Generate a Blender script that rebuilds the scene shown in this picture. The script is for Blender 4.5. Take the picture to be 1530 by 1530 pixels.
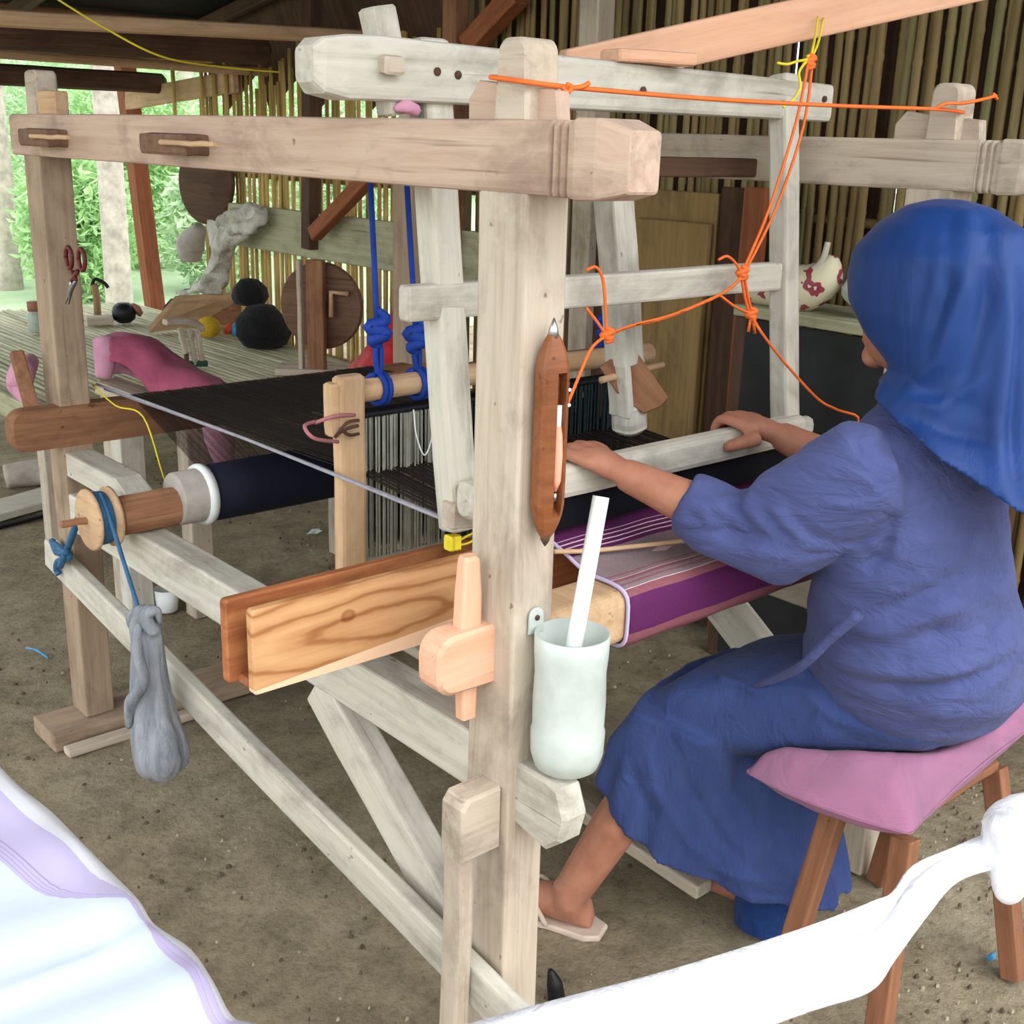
import bpy, bmesh, math, random
import numpy as np
from mathutils import Vector, Matrix
from mathutils.bvhtree import BVHTree
random.seed(7)
S = bpy.context.scene
COL = S.collection
for o in list(bpy.data.objects): bpy.data.objects.remove(o)

# ------------------------------------------------------------------ camera
FOC, PITCH, ROLL, YAW = 1763.3, 0.30450716, -0.03102668, 0.84059639
CAM = Vector((-.987, -1.092, 1.45))
fw = Vector((math.cos(YAW)*math.cos(PITCH), math.sin(YAW)*math.cos(PITCH), -math.sin(PITCH)))
rt = Vector((math.sin(YAW), -math.cos(YAW), 0)); dn = fw.cross(rt)
RT = math.cos(ROLL)*rt + math.sin(ROLL)*dn
DN = -math.sin(ROLL)*rt + math.cos(ROLL)*dn
cd = bpy.data.cameras.new('camera'); cam = bpy.data.objects.new('camera', cd); COL.objects.link(cam)
cm = Matrix.Identity(4)
for i in range(3):
    cm[i][0] = RT[i]; cm[i][1] = -DN[i]; cm[i][2] = -fw[i]; cm[i][3] = CAM[i]
cam.matrix_world = cm
cd.sensor_width = 36; cd.lens = FOC/1530*36; cd.clip_start = .02; cd.clip_end = 200
S.camera = cam
def at(px, py, x=None, y=None, z=None):
    """point of the place seen at a photo pixel, on a plane x=, y= or z= constant"""
    d = RT*((px-765)/FOC) + DN*((py-765)/FOC) + fw
    if x is not None: t = (x-CAM.x)/d.x
    elif y is not None: t = (y-CAM.y)/d.y
    else: t = (z-CAM.z)/d.z
    return CAM + d*t

# ------------------------------------------------------------------ world, light, exposure
w = bpy.data.worlds.new('sky'); S.world = w; w.use_nodes = True
bg = w.node_tree.nodes['Background']
bg.inputs[0].default_value = (.93, .97, 1.0, 1); bg.inputs[1].default_value = 4.2
sd = bpy.data.lights.new('sun', 'SUN'); sun = bpy.data.objects.new('sun', sd); COL.objects.link(sun)
sd.energy = 2.4; sd.angle = math.radians(45); sd.color = (1, .985, .95)
sun.rotation_euler = Vector((.06, .64, -.76)).to_track_quat('-Z', 'Y').to_euler()
S.view_settings.view_transform = 'Standard'; S.view_settings.look = 'None'
S.view_settings.gamma = 1; S.view_settings.use_curve_mapping = False
S.view_settings.exposure = -0.5

# ------------------------------------------------------------------ materials
def lin(c): return tuple(((v/255)/12.92 if v/255 <= .04045 else ((v/255+.055)/1.055)**2.4) for v in c)+(1,)
class NT:
    def __init__(s, name):
        s.m = bpy.data.materials.new(name); s.m.use_nodes = True; s.t = s.m.node_tree
        s.b = s.t.nodes['Principled BSDF']; s.b.inputs['Specular IOR Level'].default_value = .3
    def n(s, typ, **k):
        nd = s.t.nodes.new(typ)
        for a, v in k.items(): setattr(nd, a, v)
        return nd
    def l(s, a, b): s.t.links.new(a, b)
    def ramp(s, fac, stops, interp='LINEAR'):
        r = s.n('ShaderNodeValToRGB'); r.color_ramp.interpolation = interp
        e = r.color_ramp.elements
        while len(e) < len(stops): e.new(.5)
        for k, (p, c) in enumerate(stops):
            e[k].position = p; e[k].color = c
        s.l(fac, r.inputs[0]); return r.outputs[0]
    def noise(s, vec, scale, detail=5, rough=.6, dist=0):
        nd = s.n('ShaderNodeTexNoise'); nd.inputs['Scale'].default_value = scale
        nd.inputs['Detail'].default_value = detail; nd.inputs['Roughness'].default_value = rough
        nd.inputs['Distortion'].default_value = dist
        if vec is not None: s.l(vec, nd.inputs['Vector'])
        return nd.outputs['Fac']
    def mapping(s, vec, scale):
        mp = s.n('ShaderNodeMapping'); mp.inputs['Scale'].default_value = scale; s.l(vec, mp.inputs['Vector']); return mp.outputs[0]
    def mix(s, fac, a, b, mode='MIX'):
        mx = s.n('ShaderNodeMix', data_type='RGBA', blend_type=mode)
        for i, v in ((0, fac), (6, a), (7, b)):
            if hasattr(v, 'links') or isinstance(v, bpy.types.NodeSocket): s.l(v, mx.inputs[i])
            else: mx.inputs[i].default_value = v
        return mx.outputs[2]
    def bump(s, h, strength, dist=.01):
        b = s.n('ShaderNodeBump'); b.inputs['Strength'].default_value = strength; b.inputs['Distance'].default_value = dist
        s.l(h, b.inputs['Height']); s.l(b.outputs[0], s.b.inputs['Normal'])
    def coord(s, rnd=True):
        tc = s.n('ShaderNodeTexCoord'); v = tc.outputs['Object']
        if rnd:
            oi = s.n('ShaderNodeObjectInfo'); mu = s.n('ShaderNodeVectorMath', operation='MULTIPLY_ADD')
            s.l(oi.outputs['Random'], mu.inputs[0]); mu.inputs[1].default_value = (7, 11, 5); s.l(v, mu.inputs[2]); v = mu.outputs[0]
        return v
def wood(name, base, dark, light, scale=1, rough=.8, bump=.35, blot=.35, stretch=.08):
    t = NT(name); v = t.coord()
    g = t.noise(t.mapping(v, (stretch*60*scale/4, 22*scale, 22*scale)), 2.2, 7, .65, .6)
    sd_ = tuple(a*.55+b*.45 for a, b in zip(dark, base)); sl = tuple(a*.6+b*.4 for a, b in zip(light, base))
    c = t.ramp(g, [(.28, lin(sd_)), (.5, lin(base)), (.75, lin(sl))])
    b = t.noise(t.mapping(v, (3.2*scale, 6*scale, 6*scale)), 1.6, 6, .68, .4)
    bm = t.ramp(b, [(.32, (1-blot, 1-blot*1.06, 1-blot*1.10, 1)), (.52, (1, 1, 1, 1)), (.72, (1.06, 1.03, 1.0, 1))])
    c = t.mix(1.0, c, bm, 'MULTIPLY')
    cr = t.noise(t.mapping(v, (1.6*scale, 70*scale, 70*scale)), 1.1, 3, .5, .3)
    c = t.mix(.6, c, t.ramp(cr, [(.27, (.40, .36, .33, 1)), (.32, (1, 1, 1, 1))]), 'MULTIPLY')
    sp = t.noise(t.mapping(v, (26*scale, 40*scale, 40*scale)), 1.3, 2, .5)
    c = t.mix(.75, c, t.ramp(sp, [(.225, (.30, .25, .22, 1)), (.265, (1, 1, 1, 1))]), 'MULTIPLY')
    t.l(c, t.b.inputs['Base Color']); t.b.inputs['Roughness'].default_value = rough
    t.bump(g, bump, .004); return t.m
def cloth(name, base, dark, wr=14, bump=.5, rough=.9, stretch=(1, 1, 1), weave=0):
    t = NT(name); v = t.coord()
    g = t.noise(t.mapping(v, stretch), wr, 4, .55, .8)
    c = t.ramp(g, [(.3, lin(dark)), (.62, lin(base))])
    t.l(c, t.b.inputs['Base Color']); t.b.inputs['Roughness'].default_value = rough
    t.b.inputs['Sheen Weight'].default_value = .06; t.b.inputs['Sheen Roughness'].default_value = .5
    t.bump(t.noise(t.mapping(v, tuple(q*1.0 for q in stretch)), wr*1.6, 5, .6, 1.2), bump, .02); return t.m
def plain(name, c, rough=.6, var=.12, metal=0, scale=30, bump=.1):
    t = NT(name); v = t.coord(); g = t.noise(v, scale, 4)
    L = lin(c); k = t.ramp(g, [(.3, tuple(x*(1-var) for x in L[:3])+(1,)), (.7, tuple(min(1, x*(1+var)) for x in L[:3])+(1,))])
    t.l(k, t.b.inputs['Base Color']); t.b.inputs['Roughness'].default_value = rough; t.b.inputs['Metallic'].default_value = metal
    t.bump(g, bump, .003); return t.m
M = {}
M['wood'] = wood('weathered_wood', (188, 174, 156), (150, 132, 114), (206, 195, 180))
M['wood_pink'] = wood('weathered_pink_wood', (190, 164, 145), (158, 130, 112), (208, 188, 170))
M['wood_mid'] = wood('grey_brown_wood', (160, 138, 116), (124, 102, 82), (182, 162, 140))
M['wood_tenon'] = wood('dark_tenon_wood', (118, 88, 70), (84, 60, 46), (140, 108, 88))
M['wood_pale'] = wood('bleached_wood', (196, 191, 178), (158, 151, 137), (214, 211, 200))
M['wood_brown'] = wood('brown_wood', (140, 98, 70), (98, 62, 42), (168, 126, 94))
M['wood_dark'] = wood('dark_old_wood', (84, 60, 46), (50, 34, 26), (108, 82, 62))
M['wood_fresh'] = wood('fresh_planed_wood', (220, 172, 142), (200, 146, 114), (232, 194, 168), blot=.12, bump=.12)
M['wood_red'] = wood('reddish_brown_wood', (140, 82, 52), (100, 54, 32), (172, 112, 76), blot=.2, bump=.2)
M['wood_stool'] = wood('stool_leg_wood', (134, 90, 64), (98, 60, 40), (166, 120, 88), blot=.3)
M['wood_tan'] = wood('tan_wood', (198, 164, 128), (168, 132, 98), (214, 186, 152), blot=.2)
M['plywood'] = wood('yellowed_plywood', (150, 122, 78), (122, 96, 58), (170, 142, 96), blot=.3)
M['wood_green'] = wood('greenish_wood', (164, 162, 132), (130, 130, 100), (186, 184, 156), blot=.3)  # greenish grey wood tone for platform, wall plank and shelf
def teak():
    t = NT('teak_figured_wood'); v = t.coord(False)
    def dist(c, k):
        d = t.n('ShaderNodeVectorMath', operation='SUBTRACT'); d.inputs[1].default_value = c; t.l(v, d.inputs[0])
        sc = t.n('ShaderNodeVectorMath', operation='MULTIPLY'); sc.inputs[1].default_value = k; t.l(d.outputs[0], sc.inputs[0])
        ln = t.n('ShaderNodeVectorMath', operation='LENGTH'); t.l(sc.outputs[0], ln.inputs[0]); return ln.outputs['Value']
    ln = dist((.02, 0, -.006), (1.7, 1.2, 9.5)); kn = dist((-.045, 0, .020), (30, 1, 38))
    ns = t.noise(t.mapping(v, (5, 12, 16)), 1.0, 3, .5)
    ma = t.n('ShaderNodeMath', operation='MULTIPLY_ADD'); t.l(ns, ma.inputs[0]); ma.inputs[1].default_value = .42; t.l(ln, ma.inputs[2])
    wv = t.n('ShaderNodeMath', operation='MULTIPLY'); t.l(ma.outputs[0], wv.inputs[0]); wv.inputs[1].default_value = 26
    sn = t.n('ShaderNodeMath', operation='SINE'); t.l(wv.outputs[0], sn.inputs[0])
    s2 = t.n('ShaderNodeMath', operation='MULTIPLY_ADD'); t.l(sn.outputs[0], s2.inputs[0]); s2.inputs[1].default_value = .5; s2.inputs[2].default_value = .5
    c = t.ramp(s2.outputs[0], [(0, lin((164, 110, 68))), (.2, lin((194, 144, 98))), (1, lin((208, 160, 114)))])
    kz = t.n('ShaderNodeMath', operation='MULTIPLY_ADD'); t.l(ns, kz.inputs[0]); kz.inputs[1].default_value = 1.2; t.l(kn, kz.inputs[2])
    c = t.mix(1, c, t.ramp(kz.outputs[0], [(.35, (.42, .30, .22, 1)), (.6, (.75, .62, .52, 1)), (.85, (.6, .48, .38, 1)), (1.0, (1, 1, 1, 1))]), 'MULTIPLY')
    st = t.noise(t.mapping(v, (2.5, 60, 60)), 1.5, 4, .6)
    c = t.mix(.45, c, t.ramp(st, [(.3, (.72, .6, .5, 1)), (.55, (1, 1, 1, 1))]), 'MULTIPLY')
    sp = t.n('ShaderNodeSeparateXYZ'); t.l(v, sp.inputs[0])
    sw = t.n('ShaderNodeMath', operation='MULTIPLY_ADD'); t.l(sp.outputs['X'], sw.inputs[0]); sw.inputs[1].default_value = -.06; t.l(sp.outputs['Z'], sw.inputs[2])
    rm = t.ramp(sw.outputs[0], [(0, (1, 1, 1, 1)), (1, (0, 0, 0, 1))]); rm.node.color_ramp.interpolation = 'CONSTANT'
    lt = t.n('ShaderNodeMath', operation='LESS_THAN'); t.l(sw.outputs[0], lt.inputs[0]); lt.inputs[1].default_value = -.042
    c = t.mix(lt.outputs[0], c, lin((236, 198, 164)))
    t.l(c, t.b.inputs['Base Color']); t.b.inputs['Roughness'].default_value = .5; t.bump(st, .1, .002); return t.m
M['teak'] = teak()
M['teak_dark'] = wood('dark_streaked_teak', (170, 106, 66), (104, 46, 26), (206, 150, 104), blot=.45, scale=.8, bump=.12, rough=.6)
def bamboo(name, a, b, c):
    t = NT(name); v = t.coord(False); oi = t.n('ShaderNodeObjectInfo')
    k = t.ramp(oi.outputs['Random'], [(0, lin(a)), (.5, lin(b)), (1, lin(c))])
    vr = t.coord(); g = t.noise(t.mapping(vr, (20, 20, 1.5)), 2, 5, .6)
    k = t.mix(1, k, t.ramp(g, [(.3, (.55, .52, .45, 1)), (.6, (1.05, 1.02, .98, 1))]), 'MULTIPLY')
    t.l(k, t.b.inputs['Base Color']); t.b.inputs['Roughness'].default_value = .6; t.bump(g, .2, .003); return t.m
M['bamboo'] = bamboo('aged_bamboo', (120, 104, 66), (146, 122, 80), (128, 124, 84))
M['bamboo_yellow'] = bamboo('yellow_bamboo', (176, 150, 84), (196, 168, 104), (160, 132, 70))
M['bamboo_pale'] = bamboo('pale_bamboo_slat', (176, 176, 148), (190, 188, 160), (160, 160, 128))
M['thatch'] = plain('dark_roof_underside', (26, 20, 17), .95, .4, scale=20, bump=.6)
M['skin'] = None
def skin():
    t = NT('skin'); v = t.coord(False); g = t.noise(v, 26, 4)
    k = t.ramp(g, [(.3, lin((158, 104, 82))), (.7, lin((178, 124, 100)))])
    t.l(k, t.b.inputs['Base Color']); t.b.inputs['Roughness'].default_value = .55
    t.b.inputs['Subsurface Weight'].default_value = .12; t.b.inputs['Subsurface Radius'].default_value = (.02, .008, .005); t.b.inputs['Subsurface Scale'].default_value = .3
    t.bump(t.noise(v, 220, 3), .12, .001); return t.m
M['skin'] = skin()
M['dress'] = cloth('blue_purple_dress_jersey', (76, 84, 132), (66, 74, 120), 7, .55, .9, (2.2, .7, 2.6))
M['skirt'] = cloth('navy_blue_skirt_jersey', (54, 70, 120), (44, 60, 108), 7, .55, .9, (2.2, 1.6, .8))
M['hijab'] = cloth('royal_blue_jersey', (14, 56, 120), (10, 44, 100), 5, .15, .55, (2, 2, .5))
M['trouser'] = cloth('deep_blue_cotton', (22, 56, 112), (16, 44, 92), 20)
M['pillow'] = cloth('mauve_pink_cushion_cotton', (156, 104, 134), (128, 92, 116), 6, .3)
M['grey_cloth'] = cloth('grey_rag', (150, 154, 160), (110, 114, 122), 18, .5, stretch=(2, 2, .4))
M['white_cloth'] = cloth('white_cotton', (222, 222, 226), (206, 204, 214), 9, .45)
M['pink_cloth'] = cloth('crimson_pink_cotton', (172, 86, 112), (140, 62, 88), 8, .3)
M['pink_pale'] = cloth('pale_pink_cotton', (214, 160, 180), (190, 132, 156), 8, .3)
M['sack'] = cloth('white_plastic_sack', (206, 204, 192), (160, 156, 144), 12, .8)
M['black'] = plain('black_plastic', (18, 18, 20), .5)
M['black_cloth'] = cloth('black_rag', (24, 24, 26), (12, 12, 14), 14, .8)
M['black_thread'] = plain('black_warp_thread', (20, 20, 28), .7, .3, scale=300)
M['navy_thread'] = plain('navy_thread_roll', (18, 20, 40), .8, .3, scale=200)
M['dark_thread'] = plain('dark_brown_thread', (42, 34, 32), .8, .3, scale=200)
M['heddle_grey'] = plain('grey_heddle_string', (150, 148, 134), .8, .2)
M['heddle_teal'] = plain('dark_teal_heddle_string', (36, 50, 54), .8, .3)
M['tape'] = plain('grey_tape', (166, 158, 150), .6, .15)
M['white'] = plain('white_plastic', (232, 236, 234), .45, .04)
M['bottle'] = plain('milky_plastic', (186, 194, 188), .4, .14, scale=14)
M['metal'] = plain('steel', (176, 178, 180), .35, .05, 1)
M['orange'] = plain('orange_nylon_cord', (236, 112, 46), .6, .12)
M['yellow'] = plain('yellow_nylon_string', (226, 206, 50), .6, .12)
M['blue_rope'] = plain('blue_rope', (18, 54, 140), .7, .2)
M['blue_cord'] = plain('steel_blue_cord', (52, 96, 132), .7, .2)
M['grey_cord'] = plain('grey_cord', (150, 148, 156), .7, .2)
M['peach'] = plain('peach_yarn', (246, 168, 140), .8, .06, scale=200)
M['shuttle'] = wood('polished_shuttle_wood', (130, 76, 44), (92, 48, 26), (160, 104, 64), blot=.2, bump=.08, rough=.4)
M['red'] = cloth('red_plastic_bag', (190, 30, 44), (150, 16, 30), 10, .6, .5)
M['yellow_yarn'] = plain('yellow_yarn', (196, 160, 40), .9, .2, scale=150, bump=.5)
M['blue_foil'] = plain('blue_foil', (60, 150, 200), .3, .3, scale=60)
M['orange_red'] = plain('orange_red_plastic', (214, 84, 40), .5)
M['dark_tarp'] = plain('dark_tarp', (34, 36, 36), .7, .3, scale=8, bump=.5)
M['scissor_red'] = plain('dark_red_plastic', (96, 38, 36), .5)
M['pink_rubber'] = plain('pink_rubber_band', (170, 108, 112), .6)
M['lilac'] = cloth('lilac_cotton', (196, 184, 216), (180, 168, 204), 8, .2)
M['cardboard'] = plain('tan_board', (150, 120, 88), .85, .15, scale=10)
M['green'] = plain('dark_green_paint', (36, 70, 48), .7)
M['jar_rust'] = plain('rusty_lid', (150, 104, 84), .7)
M['jar'] = plain('pale_jar_glass', (176, 184, 170), .3, .2, scale=15)
M['sandal'] = plain('tan_sandal_foam', (196, 176, 160), .8)
M['eye'] = plain('eye_white', (230, 226, 220), .3, .02)
M['basket'] = None
def basket_mat():
    t = NT('woven_basket'); v = t.coord(False)
    wv = t.n('ShaderNodeTexWave'); wv.inputs['Scale'].default_value = 40; wv.inputs['Distortion'].default_value = 1; t.l(v, wv.inputs['Vector'])
    k = t.ramp(wv.outputs['Color'], [(.2, lin((58, 46, 36))), (.8, lin((108, 92, 72)))])
    t.l(k, t.b.inputs['Base Color']); t.b.inputs['Roughness'].default_value = .8; t.bump(wv.outputs['Fac'], .5, .005); return t.m
M['basket'] = basket_mat()
def pattern_mat():
    t = NT('patterned_bag'); v = t.coord(False)
    g = t.noise(v, 14, 3, .5); k = t.ramp(g, [(.47, lin((214, 206, 176))), (.5, lin((150, 66, 76))), (.58, lin((128, 52, 66))), (.6, lin((206, 200, 184)))], 'CONSTANT')
    t.l(k, t.b.inputs['Base Color']); return t.m
M['pattern'] = pattern_mat()
def dirt():
    t = NT('packed_dirt'); v = t.coord(False)
    a = t.noise(v, 1.3, 5, .6); b = t.noise(v, 9, 8, .7); c = t.noise(v, 60, 6, .75)
    k = t.ramp(a, [(.3, lin((138, 124, 100))), (.5, lin((160, 146, 120))), (.72, lin((184, 171, 146)))])
    k = t.mix(.9, k, t.ramp(b, [(.3, (.5, .48, .43, 1)), (.55, (1, 1, 1, 1)), (.72, (1.12, 1.1, 1.06, 1))]), 'MULTIPLY')
    k = t.mix(.6, k, t.ramp(c, [(.34, (.5, .48, .44, 1)), (.5, (1, 1, 1, 1)), (.7, (1.15, 1.14, 1.1, 1))]), 'MULTIPLY')
    t.l(k, t.b.inputs['Base Color']); t.b.inputs['Roughness'].default_value = .95
    ad = t.n('ShaderNodeMath', operation='ADD'); t.l(b, ad.inputs[0]); t.l(c, ad.inputs[1]); t.bump(ad.outputs[0], .7, .03); return t.m
M['dirt'] = dirt()
M['pebble'] = plain('pale_chips', (158, 146, 122), .9, .35, scale=60)
M['chip_dark'] = plain('dark_clods', (84, 72, 56), .95, .35, scale=60)
def leafmat(name, a, b):
    t = NT(name); g = t.noise(t.coord(False), 3, 3); t.l(t.ramp(g, [(.35, lin(a)), (.65, lin(b))]), t.b.inputs['Base Color'])
    t.b.inputs['Roughness'].default_value = .7; t.b.inputs['Transmission Weight'].default_value = 0
    tr = t.n('ShaderNodeBsdfTranslucent'); tr.inputs[0].default_value = lin(b); mx = t.n('ShaderNodeMixShader'); mx.inputs[0].default_value = .35
    t.l(t.b.outputs[0], mx.inputs[1]); t.l(tr.outputs[0], mx.inputs[2]); t.l(mx.outputs[0], t.t.nodes['Material Output'].inputs[0]); return t.m
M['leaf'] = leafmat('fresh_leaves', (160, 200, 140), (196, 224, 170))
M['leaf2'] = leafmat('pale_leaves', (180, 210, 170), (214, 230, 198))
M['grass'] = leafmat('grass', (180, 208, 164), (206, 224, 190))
M['bark'] = plain('pale_bark', (176, 166, 154), .95, .3, scale=12, bump=.8)
M['concrete'] = plain('pale_board', (196, 190, 176), .9, .1)
def cloth_stripes():
    t = NT('woven_striped_cloth'); uv = t.n('ShaderNodeTexCoord').outputs['UV']
    sp = t.n('ShaderNodeSeparateXYZ'); t.l(uv, sp.inputs[0])
    P, G, W_, K, R_ = lin((92, 30, 84)), lin((136, 118, 122)), lin((226, 196, 206)), lin((70, 18, 60)), lin((140, 84, 92))
    st = [(0, K), (.02, P), (.075, W_), (.082, P), (.105, W_), (.112, P), (.135, W_), (.142, P), (.165, W_), (.172, P), (.20, G), (.43, R_), (.445, G), (.47, W_), (.476, R_), (.50, G), (.52, R_), (.535, G), (.555, W_), (.56, R_), (.60, P), (.62, P), (.78, R_), (.86, K), (.90, P), (.95, K)]
    c = t.ramp(sp.outputs['Y'], st, 'CONSTANT')
    # small woven diamonds along the middle of the grey field and a dotted white line
    wx = t.n('ShaderNodeMath', operation='PINGPONG'); t.l(sp.outputs['X'], wx.inputs[0]); wx.inputs[1].default_value = .11
    ax = t.n('ShaderNodeMath', operation='MULTIPLY'); t.l(wx.outputs[0], ax.inputs[0]); ax.inputs[1].default_value = 1.1
    ay = t.n('ShaderNodeMath', operation='SUBTRACT'); t.l(sp.outputs['Y'], ay.inputs[0]); ay.inputs[1].default_value = .32
    ab = t.n('ShaderNodeMath', operation='ABSOLUTE'); t.l(ay.outputs[0], ab.inputs[0])
    sm = t.n('ShaderNodeMath', operation='ADD'); t.l(ax.outputs[0], sm.inputs[0]); t.l(ab.outputs[0], sm.inputs[1])
    lt = t.n('ShaderNodeMath', operation='LESS_THAN'); t.l(sm.outputs[0], lt.inputs[0]); lt.inputs[1].default_value = .028
    c = t.mix(lt.outputs[0], c, lin((206, 170, 172)))
    g = t.noise(t.mapping(uv, (300, 60, 1)), 1, 3)
    c = t.mix(.35, c, t.ramp(g, [(.35, (.6, .6, .6, 1)), (.6, (1.1, 1.1, 1.1, 1))]), 'MULTIPLY')
    t.l(c, t.b.inputs['Base Color']); t.b.inputs['Roughness'].default_value = .75; t.bump(g, .2, .001); return t.m
M['stripes'] = cloth_stripes()
def tablecloth_mat():
    t = NT('white_lilac_banded_cloth'); uv = t.n('ShaderNodeTexCoord').outputs['UV']
    sp = t.n('ShaderNodeSeparateXYZ'); t.l(uv, sp.inputs[0])
    ns = t.noise(uv, 3, 2); ma = t.n('ShaderNodeMath', operation='MULTIPLY_ADD'); t.l(ns, ma.inputs[0]); ma.inputs[1].default_value = .06; t.l(sp.outputs['Y'], ma.inputs[2])
    Wh, Li, Ln = lin((194, 203, 212)), lin((180, 170, 202)), lin((154, 140, 182))
    st = [(0, Wh), (.60, Li), (.615, Ln), (.62, Li), (.635, Ln), (.64, Li), (.655, Ln), (.66, Li), (.675, Ln), (.68, Li), (.86, lin((206, 206, 212)))]
    t.l(t.ramp(ma.outputs[0], st, 'CONSTANT'), t.b.inputs['Base Color']); t.b.inputs['Roughness'].default_value = .85; return t.m
M['tablecloth'] = tablecloth_mat()

# ------------------------------------------------------------------ object helpers
WM = {}
def V(*a): return Vector(a if len(a) > 1 else a[0])
def link(name, me, mat, par=None, Mx=None):
    o = bpy.data.objects.new(name, me); COL.objects.link(o)
    if mat is not None and not me.materials: me.materials.append(M[mat] if isinstance(mat, str) else mat)
    Mx = Mx or Matrix.Identity(4)
    if par is not None:
        o.parent = par; o.matrix_basis = WM[par.name].inverted() @ Mx
    else: o.matrix_basis = Mx
    WM[o.name] = Mx.copy(); return o
def tag(o, label=None, cat=None, group=None, kind=None):
    if label: o['label'] = label
    if cat: o['category'] = cat
    if group: o['group'] = group
    if kind: o['kind'] = kind
    return o
def thing(name, label, cat, loc=(0, 0, 0), group=None, kind=None):
    o = bpy.data.objects.new(name, None); COL.objects.link(o); o.empty_display_size = .05
    Mx = Matrix.Translation(V(loc)); o.matrix_basis = Mx; WM[o.name] = Mx
    return tag(o, label, cat, group, kind)
def mesh(name, vs, fs, smooth=False):
    me = bpy.data.meshes.new(name); me.from_pydata([tuple(v) for v in vs], [], fs); me.update()
    if smooth: me.polygons.foreach_set('use_smooth', [True]*len(me.polygons))
    return me
def frame(org, xd, up):
    X = V(xd).normalized(); U = V(up); Z = (U-X*U.dot(X)).normalized(); Y = Z.cross(X)
    m = Matrix.Identity(4)
    for i in range(3): m[i][0] = X[i]; m[i][1] = Y[i]; m[i][2] = Z[i]; m[i][3] = org[i]
    return m
def loftmesh(rings, cap=True, closed=True):
    n = len(rings[0]); vs = [p for r in rings for p in r]; fs = []
    for i in range(len(rings)-1):
        for j in range(n if closed else n-1):
            k = (j+1) % n; fs.append((i*n+j, i*n+k, (i+1)*n+k, (i+1)*n+j))
    if cap: fs.append(tuple(range(n-1, -1, -1))); fs.append(tuple((len(rings)-1)*n+j for j in range(n)))
    return vs, fs
def rrect(w, h, b):
    pts = []
    b = min(b, w*.45, h*.45)
    for sx, sz, a0 in ((1, 1, 0), (-1, 1, 90), (-1, -1, 180), (1, -1, 270)):
        for a in (0, 45, 90):
            t = math.radians(a0+a); pts.append((sx*(w/2-b)+b*math.cos(t), sz*(h/2-b)+b*math.sin(t)))
    return pts
def bar(name, st, Mx, mat, par=None, bev=.005, jit=.0012):
    """st: list of (x, width y, height z[, offset z[, offset y]]) along local x"""
    rings = []; rnd = random.Random(len(name)*37 + int(st[-1][0]*1000))
    for s in st:
        x, w_, h_ = s[:3]; oz = s[3] if len(s) > 3 else 0; oy = s[4] if len(s) > 4 else 0
        dy, dz = rnd.uniform(-jit, jit), rnd.uniform(-jit, jit)
        rings.append([(x, y+oy+dy, z+oz+dz) for y, z in rrect(w_, h_, bev)])
    vs, fs = loftmesh(rings); return link(name, mesh(name, vs, fs), mat, par, Mx)
def beam(name, p0, p1, w_, h_, mat, par=None, up=(0, 0, 1), bev=.005, n=5, jit=.0012, tip0=0, tip1=0, ts=.6):
    p0, p1 = V(p0), V(p1); L = (p1-p0).length; e = min(bev, L*.2)
    st = []
    if tip0: st += [(-L/2, w_*ts, h_*ts), (-L/2+tip0, w_, h_)]
    else: st += [(-L/2, w_-e, h_-e), (-L/2+e*.6, w_, h_)]
    for k in range(1, n): st.append((-L/2+L*k/n, w_, h_))
    if tip1: st += [(L/2-tip1, w_, h_), (L/2, w_*ts, h_*ts)]
    else: st += [(L/2-e*.6, w_, h_), (L/2, w_-e, h_-e)]
    st.sort(key=lambda s: s[0])
    return bar(name, st, frame((p0+p1)/2, p1-p0, up), mat, par, bev, jit)
def prism(name, out, org, xd, up, w_, mat, par=None, bev=.004):
    """outline (x,z) in the plane of xd and up, thickness w_ centred on org"""
    n = len(out); c = V(sum(p[0] for p in out)/n, sum(p[1] for p in out)/n)
    def ins(b):
        r = []
        for p in out:
            d = V(p[0], p[1])-c; L = d.length or 1; r.append(c+d*max(0, (L-b)/L))
        return r
    rings = [[(p[0], y, p[1]) for p in ins(b)] for y, b in ((w_/2, bev), (w_/2-bev, 0), (-w_/2+bev, 0), (-w_/2, bev))]
    vs, fs = loftmesh(rings); return link(name, mesh(name, vs, fs), mat, par, frame(org, xd, up))
def rounded(x0, x1, z0, z1, r, corners='abcd', n=5):
    """outline with rounded corners; a=x1z1 b=x0z1 c=x0z0 d=x1z0"""
    pts = []
    for k, cx, cz, sx, sz, a0 in (('a', x1, z1, -1, -1, 0), ('b', x0, z1, 1, -1, 90), ('c', x0, z0, 1, 1, 180), ('d', x1, z0, -1, 1, 270)):
        if k in corners:
            for i in range(n+1):
                t = math.radians(a0+90*i/n); pts.append((cx+sx*r+r*math.cos(t), cz+sz*r+r*math.sin(t)))
        else: pts.append((cx, cz))
    return pts
def smoothpath(pts, sub=6):
    pts = [V(p) for p in pts]; 
    if len(pts) < 3 or sub <= 1: return pts
    out = []
    for i in range(len(pts)-1):
        a = pts[max(i-1, 0)]; b = pts[i]; c = pts[i+1]; d = pts[min(i+2, len(pts)-1)]
        for k in range(sub):
            t = k/sub
            out.append(.5*((2*b)+(c-a)*t+(2*a-5*b+4*c-d)*t*t+(3*b-a-3*c+d)*t**3))
    out.append(pts[-1]); return out
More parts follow.
